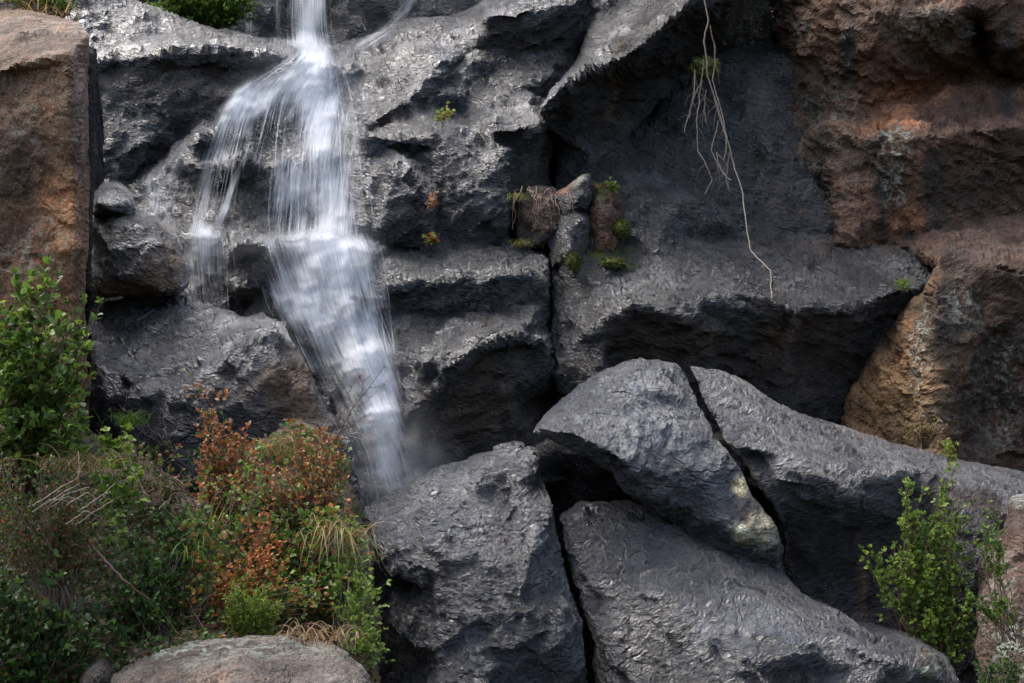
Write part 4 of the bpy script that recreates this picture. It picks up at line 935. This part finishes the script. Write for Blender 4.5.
shrub('trailing_vine', 'trailing vine with bright heart-shaped leaves right of the glossy green bush', 'vine', (112, 470, 5.9), [(120, 445, 5.75, 16, 24, .05, 6), (125, 500, 5.6, 22, 40, .06, 14), (110, 540, 5.5, 20, 30, .06, 8)], [(G2, 3), (G4, 1.2), (G1, 2)], leaf=(.022, .036), sides=2, per=4, tmpl=HEART, thick=.002)
shrub('shade_bush', 'dark green bush in the shaded hollow between the heath bush and the orange bushes', 'bush', (150, 640, 5.3), [(150, 570, 5.4, 45, 50, .1, 30), (190, 530, 5.55, 30, 35, .08, 16), (130, 610, 5.2, 35, 30, .1, 16)], [(GD, 2), (G3, 3), (G1, 1.6), (BR, .5)], leaf=(.016, .032), sides=3, per=7, thick=.003)
shrub('rusty_bush', 'sparse bush of small orange leaves rising against the long black boulder', 'bush', (225, 530, 6.0), [(222, 420, 6.0, 30, 44, .1, 12), (238, 465, 5.95, 40, 45, .14, 24), (205, 470, 5.9, 16, 40, .08, 8), (195, 372, 6.1, 4, 20, .03, 2)], [(OR, 2.4), (OR2, 1.6), (PB, 1.6), (G1, 1.2)], leaf=(.012, .024), sides=5, per=7, thick=.003, mat=MDEAD, side_len=.06)
shrub('copper_bush', 'dense bush of copper and pale brown leaves under the bare branch beside the waterfall', 'bush', (310, 540, 6.0), [(305, 450, 6.15, 44, 34, .14, 34), (330, 480, 6.1, 22, 50, .08, 20), (280, 490, 5.95, 55, 36, .14, 26)], [(OR, 2.4), (OR2, 1.8), (PB, 2), (G1, 1.6), (G2, 1)], leaf=(.012, .024), sides=4, per=7, thick=.003, mat=MDEAD, side_len=.06)
shrub('green_bush', 'bright green leafy bush with a few orange tips above the pale bottom boulder', 'bush', (300, 640, 5.5), [(300, 540, 5.75, 60, 45, .1, 50), (330, 590, 5.6, 38, 45, .1, 34), (250, 530, 5.8, 40, 40, .1, 24)], [(G1, 3), (G2, 2), (G3, 2), (G4, .6), (OR, .7), (OR2, .5)], leaf=(.018, .032), sides=4, per=7, thick=.003)
shrub('orange_sprig', 'low spray of vivid orange leaves in the middle of the bushes above the feathery plant', 'plant', (225, 640, 5.4), [(232, 585, 5.4, 26, 26, .06, 22), (265, 560, 5.45, 30, 24, .06, 20), (262, 520, 5.6, 26, 14, .05, 10)], [(OR, 4), (OR2, 2), (G1, 1)], leaf=(.011, .021), sides=4, per=7, thick=.0022, mat=MDEAD, side_len=.05)
shrub('feathery_plant', 'feathery yellow-green plant just above the pale bottom boulder', 'plant', (255, 650, 5.2), [(255, 610, 5.2, 30, 26, .06, 40), (235, 600, 5.2, 16, 20, .05, 12)], [(G4, 2), (G2, 3), (YB, .6)], leaf=(.012, .022), sides=6, per=10, thick=.0018, tmpl=NARROW, side_len=.04)
shrub('edge_plant', 'light green leafy plant hanging over the right edge of the bank beside the centre boulder', 'plant', (345, 660, 5.3), [(362, 590, 5.5, 16, 40, .06, 22), (370, 640, 5.3, 12, 24, .05, 10), (352, 540, 5.8, 14, 30, .06, 14)], [(G2, 3), (G4, 1.5), (G1, 2)], leaf=(.014, .03), sides=3, per=6, thick=.0025, wid=.7)
shrub('small_leaved_shrub', 'upright bright green small-leaved shrub in front of the dark ridge at the lower right', 'shrub', (930, 690, 6.48),
      [(912, 520, 6.63, 22, 42, .08, 16), (948, 500, 6.63, 16, 44, .08, 13), (882, 552, 6.58, 26, 14, .05, 10), (905, 500, 6.63, 10, 30, .05, 5), (955, 540, 6.58, 26, 30, .08, 13), (925, 580, 6.53, 34, 34, .1, 24), (955, 620, 6.48, 38, 34, .1, 22), (912, 478, 6.68, 10, 14, .03, 3)],
      [(G1, 2.4), (G2, 3.2), (G4, 1.8), (G3, 1)], leaf=(.016, .028), sides=5, per=7, thick=.004, bark=(0.10, 0.05, 0.03), side_len=.065, arch=.02, start=.5)
shrub('side_shrub', 'small green sprig in front of the rusty boulder at the right edge', 'shrub', (1010, 640, 5.9), [(995, 510, 6.0, 22, 20, .04, 6), (985, 540, 5.95, 10, 30, .04, 5), (985, 600, 5.9, 26, 16, .05, 10)], [(G1, 3), (G2, 2), (G3, 2)], leaf=(.011, .020), sides=4, per=9, thick=.0025, side_len=.05)
shrub('low_shrub', 'dark low shrub in the bottom right corner under the small-leaved shrub', 'shrub', (1000, 730, 5.65), [(992, 668, 5.75, 24, 18, .08, 14), (1015, 676, 5.7, 20, 16, .08, 8)], [(G3, 3), (GD, 2), (G1, 1)], leaf=(.010, .018), sides=4, per=9, thick=.0025)
shrub('mixed_bush', 'loose tangle of yellow-green and orange leaves between the shaded hollow and the feathery plant', 'bush', (200, 640, 5.4), [(200, 560, 5.5, 40, 60, .12, 34), (250, 470, 5.8, 50, 40, .12, 14), (290, 590, 5.4, 50, 40, .1, 30)], [(G1, 2.5), (G2, 2), (G4, .8), (OR, 1.2), (OR2, .8), (PB, .6)], leaf=(.012, .026), sides=4, per=6, thick=.0028, spread=.08)
shrub('creeping_plant', 'low creeping plant with sparse leaves on bare soil beneath the long black boulder', 'plant', (150, 500, 6.0), [(150, 470, 6.1, 45, 34, .06, 26), (180, 500, 6.0, 30, 26, .06, 14)], [(G1, 2), (G3, 2), (OR2, 1), (BR, 1.5), (PB, 1)], leaf=(.010, .022), sides=4, per=5, thick=.0022, spread=.12)
# bare branch by the waterfall
b0 = P(322, 462, 6.2); tw = Tubes(); lv = Leaves()
def polyline(pts, n=18):
    pts = np.array([P(*q) for q in pts]); t = np.linspace(0, len(pts) - 1, n); i = np.minimum(t.astype(int), len(pts) - 2); f = (t - i)[:, None]
    r = pts[i] * (1 - f) + pts[i + 1] * f; r[1:-1] += RNG.normal(0, .0015, (n - 2, 3)); return r
for pl, r in (([(322, 462, 6.2), (340, 432, 6.15), (352, 408, 6.1), (368, 390, 6.1), (384, 366, 6.1)], .004), ([(322, 462, 6.2), (335, 420, 6.15), (346, 396, 6.15), (356, 380, 6.15), (364, 372, 6.15)], .0025), ([(352, 408, 6.1), (366, 402, 6.05), (376, 392, 6.05)], .002), ([(362, 396, 6.1), (362, 384, 6.1), (370, 376, 6.1)], .0018), ([(340, 432, 6.15), (354, 424, 6.1), (366, 414, 6.1)], .002), ([(370, 388, 6.1), (382, 386, 6.08), (388, 380, 6.08)], .0016)):
    p = polyline(pl); tw.add(p, np.linspace(r, r * .3, len(p)), (0.11, 0.06, 0.04))
    for k in range(9): lv.add(p[RNG.integers(8, len(p))], RNG.normal(size=3), RNG.uniform(.008, .016), pick([(OR2, 1), (BR, 2), (PB, 1)]))
o = empty('bare_branch', b0); tag(o, 'bare forked branch with a few shrivelled leaves, sticking out in front of the waterfall', 'branch')
for ob in (tw.build('twigs', MTWIG, o, b0), lv.build('dead_leaves', MDEAD, o, b0, wid=.7)): ob.matrix_parent_inverse = Matrix.Identity(4)
# fallen stick
tw = Tubes(); p = polyline([(88, 540, 5.2), (104, 560, 5.15), (128, 584, 5.12), (150, 600, 5.15)]); tw.add(p, np.linspace(.007, .003, len(p)), (0.12, 0.06, 0.045), 6)
tag(tw.build('stick', MTWIG), 'reddish brown fallen stick lying in the shaded bushes at the lower left', 'stick')
tw = Tubes(); 
for q in range(9):
    x = RNG.uniform(30, 78); y = RNG.uniform(505, 530); p = polyline([(x, y, 5.1), (x + 20, y - 14, 5.05), (x + RNG.uniform(30, 46), y - RNG.uniform(6, 34), 5.05)], 10); tw.add(p, np.linspace(.0025, .001, 10), (0.24, 0.19, 0.16), 3)
tag(tw.build('dry_twigs', MTWIG), 'fan of pale dry twigs over the heath bush at the left', 'twigs')

grass('grass_tuft', 'pale straw grass tuft among the copper leaves below the tan rock face', (275, 455, 6.2), 80, (.1, .26), .06, (.1, -.2, .2), ((PB, 2), (YB, 2), (G2, 1)), group=None)
grass('grass_tuft', 'green grass tuft growing in the soil at the foot of the black wet boulder', (130, 425, 6.5), 60, (.08, .2), .04, (0, -.1, .6), ((G2, 2), (G1, 2)))
grass('grass_tuft', 'pale drooping grass at the right edge of the bank beside the centre boulder', (335, 540, 5.7), 70, (.15, .42), .05, (.25, -.5, 0), ((PB, 2), (YB, 2), (G2, 1)), droop=1.6)
grass('grass_tuft', 'wispy grey-green grass spilling over the bank under the trailing vine', (80, 470, 5.4), 90, (.12, .3), .07, (.1, -.4, 0), ((PB, 1.5), (YB, 1), (G1, 1.5)), droop=1.3)
grass('grass_tuft', 'few tall yellow-green blades in front of the dark gap in the bank', (206, 560, 5.7), 14, (.25, .4), .003, (0, -.1, 1), ((G4, 2), (G2, 1)), droop=.4, w=.005)
grass('grass_tuft', 'fine green grass in the middle of the bushes above the shaded hollow', (190, 560, 5.5), 70, (.12, .28), .07, (0, -.4, .1), ((G1, 2), (G2, 1), (YB, .5)), droop=1.2)
grass('grass_tuft', 'dry tangled grass just above the pale bottom boulder at its right end', (315, 640, 5.1), 90, (.08, .24), .07, (.1, -.4, 0), ((PB, 1.5), (BR, 2), (YB, .5)), droop=1.4)
# plants on the cliff and beyond it
shrub('distant_bush', 'bright green leafy bush above the rock at the top, left of the upper fall', 'bush', (205, 40, 12.8), [(190, 0, 12.7, 46, 14, .25, 60), (232, 8, 12.75, 22, 18, .2, 34), (200, -20, 12.9, 60, 16, .3, 50)], [(G2, 3), (G1, 3), (G4, .8), (G3, 1)], leaf=(.03, .055), sides=5, per=9, side_len=.14, arch=.05)
shrub('distant_bush', 'dark green bush behind the top of the tall brown boulder', 'bush', (62, 24, 8.6), [(64, 4, 8.5, 14, 12, .1, 12), (20, -8, 8.5, 40, 10, .1, 14)], [(G1, 3), (G2, 1), (BR, 2)], leaf=(.018, .03), sides=4, per=8)
grass('grass_tuft', 'dry brown grass on top of the tall brown boulder', (40, 16, 8.2), 80, (.08, .2), .10, (0, -.3, .1), ((PB, 1), (BR, 2), (YB, 1)))
def sprig(name, label, x, y, h, pal, n=5, leaf=(.02, .035), d=None, w=8, cat='plant', **kw):
    dd = cliff_depth(x, y) if d is None else d
    return shrub(name, label, cat, (x, y, dd - .01), [(x, y - h * .6, dd - .12, w, h * .45, .06, n)], pal, leaf=leaf, sides=3, per=6, side_len=.05, thick=.0025, arch=.05, spread=.01, **kw)
sprig('seedling', 'small yellow-green seedling on the upper rock ledge right of the waterfall', 443, 127, 18, [(YB, 2), (G4, 3)])
sprig('seedling', 'small reddish and yellow seedling at the foot of the block just right of the waterfall', 431, 250, 20, [(G4, 2), (OR2, 2), (YB, 1)], w=5)
sprig('seedling', 'tiny pinkish dead seedling above the one at the foot of the block', 433, 212, 14, [(PB, 2), (OR, 1)], w=6)
sprig('seedling', 'slim bright green seedling standing on the earth mound', 613, 196, 18, [(G2, 3), (G4, 2)], w=4)
sprig('seedling', 'tiny green seedling at the right end of the long grey ledge', 903, 291, 9, [(G2, 3), (G4, 2)], w=6, n=6, leaf=(.015, .025))
sprig('wiry_bush', 'grey-green wiry little bush behind the ridge, at the foot of the tan rock face', 925, 448, 34, [(PB, 2), (G3, 1), (YB, 1)], d=9.2, w=22, n=40, leaf=(.01, .02), cat='bush', bark=(.16, .12, .08))
sprig('seedling', 'yellow-green sprig peeping over the ridge left of the small-leaved shrub top', 950, 462, 20, [(G4, 3), (YB, 1)], d=7.4, w=8, n=8, leaf=(.012, .022))
d_ = cliff_depth(522, 240)
grass('grass_tuft', 'yellow-green grass tuft on the ledge at the bottom of the central cleft', (520, 246, d_ - .25), 60, (.08, .24), .03, (.3, -.4, 0), ((YB, 2), (G4, 2), (PB, 1)), droop=1.5)
grass('grass_tuft', 'grass growing in the central cleft beside the rounded brown rock', (518, 200, cliff_depth(518, 200) - .45), 60, (.08, .22), .04, (.1, -.5, 0), ((G1, 2), (YB, 1), (PB, 1)), droop=1.5)
grass('grass_tuft', 'short brown grass on top of the earth mound', (600, 188, 10.7), 26, (.05, .12), .03, (0, -.3, 0.4), ((BR, 2), (YB, 1)))
b0 = P(548, 190, 10.45); o = empty('dead_roots', b0); tag(o, 'tangle of thin dead brown roots draped over the rounded brown rock in the cleft', 'roots')
tw = Tubes()
for q in range(13):
    x = RNG.uniform(520, 566); y = RNG.uniform(182, 200); dx = RNG.normal(0, 16); p = polyline([(x, y, 10.5), (x + dx, y + RNG.uniform(0, 14), 10.35), (x + dx * 1.4, y + RNG.uniform(14, 50), 10.4)], 12); p += RNG.normal(0, .006, p.shape)
    tw.add(p, np.linspace(.003, .0012, 12), np.array((0.20, 0.115, 0.075)) * RNG.uniform(.5, 1.5), 4)
rt = tw.build('root', MTWIG, o, b0); rt.matrix_parent_inverse = Matrix.Identity(4)
# hanging roots and their plant under the overhang
b0 = P(700, -12, 11.0)
o = empty('hanging_roots', b0); tag(o, 'long pale roots dangling from the overhang down to the grey ledge', 'roots')
R1 = [[(702, -12, 10.85), (708, 20, 10.8), (704, 40, 10.8), (708, 75, 10.8), (716, 100, 10.8), (724, 128, 10.75), (732, 160, 10.7), (742, 190, 10.6), (746, 225, 10.4), (750, 250, 10.3), (762, 262, 10.15), (770, 270, 10.05), (772, 298, 9.85)],
      [(710, 25, 10.8), (716, 60, 10.8), (712, 80, 10.8), (722, 112, 10.75), (727, 140, 10.7), (724, 160, 10.7), (716, 152, 10.7), (722, 172, 10.7), (731, 180, 10.65)],
      [(704, 60, 10.8), (700, 90, 10.8), (697, 120, 10.75), (698, 150, 10.75), (708, 168, 10.7), (712, 180, 10.7), (704, 194, 10.7)],
      [(703, 80, 10.8), (696, 92, 10.8), (690, 110, 10.8), (684, 132, 10.8)], [(718, 120, 10.75), (712, 150, 10.7), (718, 166, 10.7), (728, 178, 10.65)], [(706, 90, 10.8), (704, 110, 10.8), (706, 122, 10.8)], [(730, 150, 10.7), (726, 178, 10.7), (729, 190, 10.7)],
      [(712, 90, 10.8), (720, 118, 10.75), (727, 138, 10.7)], [(695, 70, 10.85), (693, 95, 10.8), (689, 118, 10.8)]]
tw = Tubes()
for q, pl in enumerate(R1):
    p = polyline(pl, 60); p += np.stack((fbm(p * 9, q, 2), np.zeros(60), np.zeros(60)), 1) * .012
    tw.add(p, np.linspace(.0065 if q == 0 else .0045, .0025, 60), np.linspace(np.array((0.16, 0.11, 0.08)), np.array((0.40, 0.33, 0.26)), 60), 5)
for q in range(60):
    pl = R1[int(RNG.integers(0, len(R1)))]; k = int(RNG.integers(0, len(pl) - 1)); f = RNG.random()
    x, y, dd = (pl[k][c] * (1 - f) + pl[k + 1][c] * f for c in range(3)); dx = RNG.normal(0, 5); ln = RNG.uniform(6, 22)
    p = polyline([(x, y, dd), (x + dx, y + ln * .5, dd - .01), (x + dx * 1.3, y + ln, dd)], 7); tw.add(p, np.linspace(.002, .0008, 7), np.array((0.28, 0.21, 0.16)) * RNG.uniform(.5, 1.2), 3)
rt = tw.build('root', MTWIG, o, b0); rt.matrix_parent_inverse = Matrix.Identity(4)
shrub('hanging_plant', 'dark tangled plant hanging in the black shade under the overhang', 'plant', (745, -25, 11.9), [(735, 30, 11.8, 34, 28, .15, 40), (760, 10, 11.8, 20, 26, .15, 20)], [(GD, 3), (BR, 2)], leaf=(.015, .03), sides=5, per=4, thick=.003, side_len=.12, bark=(.05, .04, .035), arch=0, bare=.3)
def moss(label, x, y, d, rx, ry, seed):
    n1, n2 = 22, 34; th = np.linspace(0, math.pi, n1); ph = np.linspace(0, 2 * math.pi, n2, endpoint=False)
    T, Q = np.meshgrid(th, ph, indexing='ij'); v = np.stack((np.sin(T) * np.cos(Q), np.sin(T) * np.sin(Q), np.cos(T)), -1).reshape(-1, 3)
    r = 1 + fbm(v * 2.2 + seed, seed, 4) * .5; sx = rx * d / FPX; sz = ry * d / FPX
    i, j = np.meshgrid(np.arange(n1 - 1), np.arange(n2), indexing='ij'); a = i * n2 + j; b = i * n2 + (j + 1) % n2
    f = np.stack((a, b, b + n2, a + n2), -1).reshape(-1, 4)
    body = v * r[:, None] * np.array((sx, sx * .7, sz)); cc = np.tile((0.075, 0.085, 0.012), (len(v), 1)) * (1 + fbm(v * 3, seed, 3)[:, None] * .9)
    ob = mesh_obj('moss_cushion', body, f, MMOSS, None, {'Tint': np.clip(cc, .01, 1)}); ob.location = tuple(P(x, y, d)); tag(ob, label, 'moss')
    lv = Leaves()
    for k in RNG.integers(0, len(v), 500): lv.add(body[k], v[k] + RNG.normal(0, .4, 3), .022, pick([((0.10, 0.11, 0.015), 1), ((0.05, 0.06, 0.012), 1)]))
    c = lv.build('fronds', MLEAF, ob, (0, 0, 0), NARROW); c.matrix_parent_inverse = Matrix.Identity(4)
moss('round olive moss cushion behind the hanging roots', 705, 68, 11.3, 15, 10, 3)
moss('dark green moss cushion on the right side of the earth mound', 622, 229, 10.5, 8, 7, 4)
moss('flat green moss cushion at the foot of the earth mound', 612, 264, 10.3, 12, 5, 5)
moss('brownish moss cushion on the ledge below the earth mound', 574, 262, 10.2, 6, 7, 6)
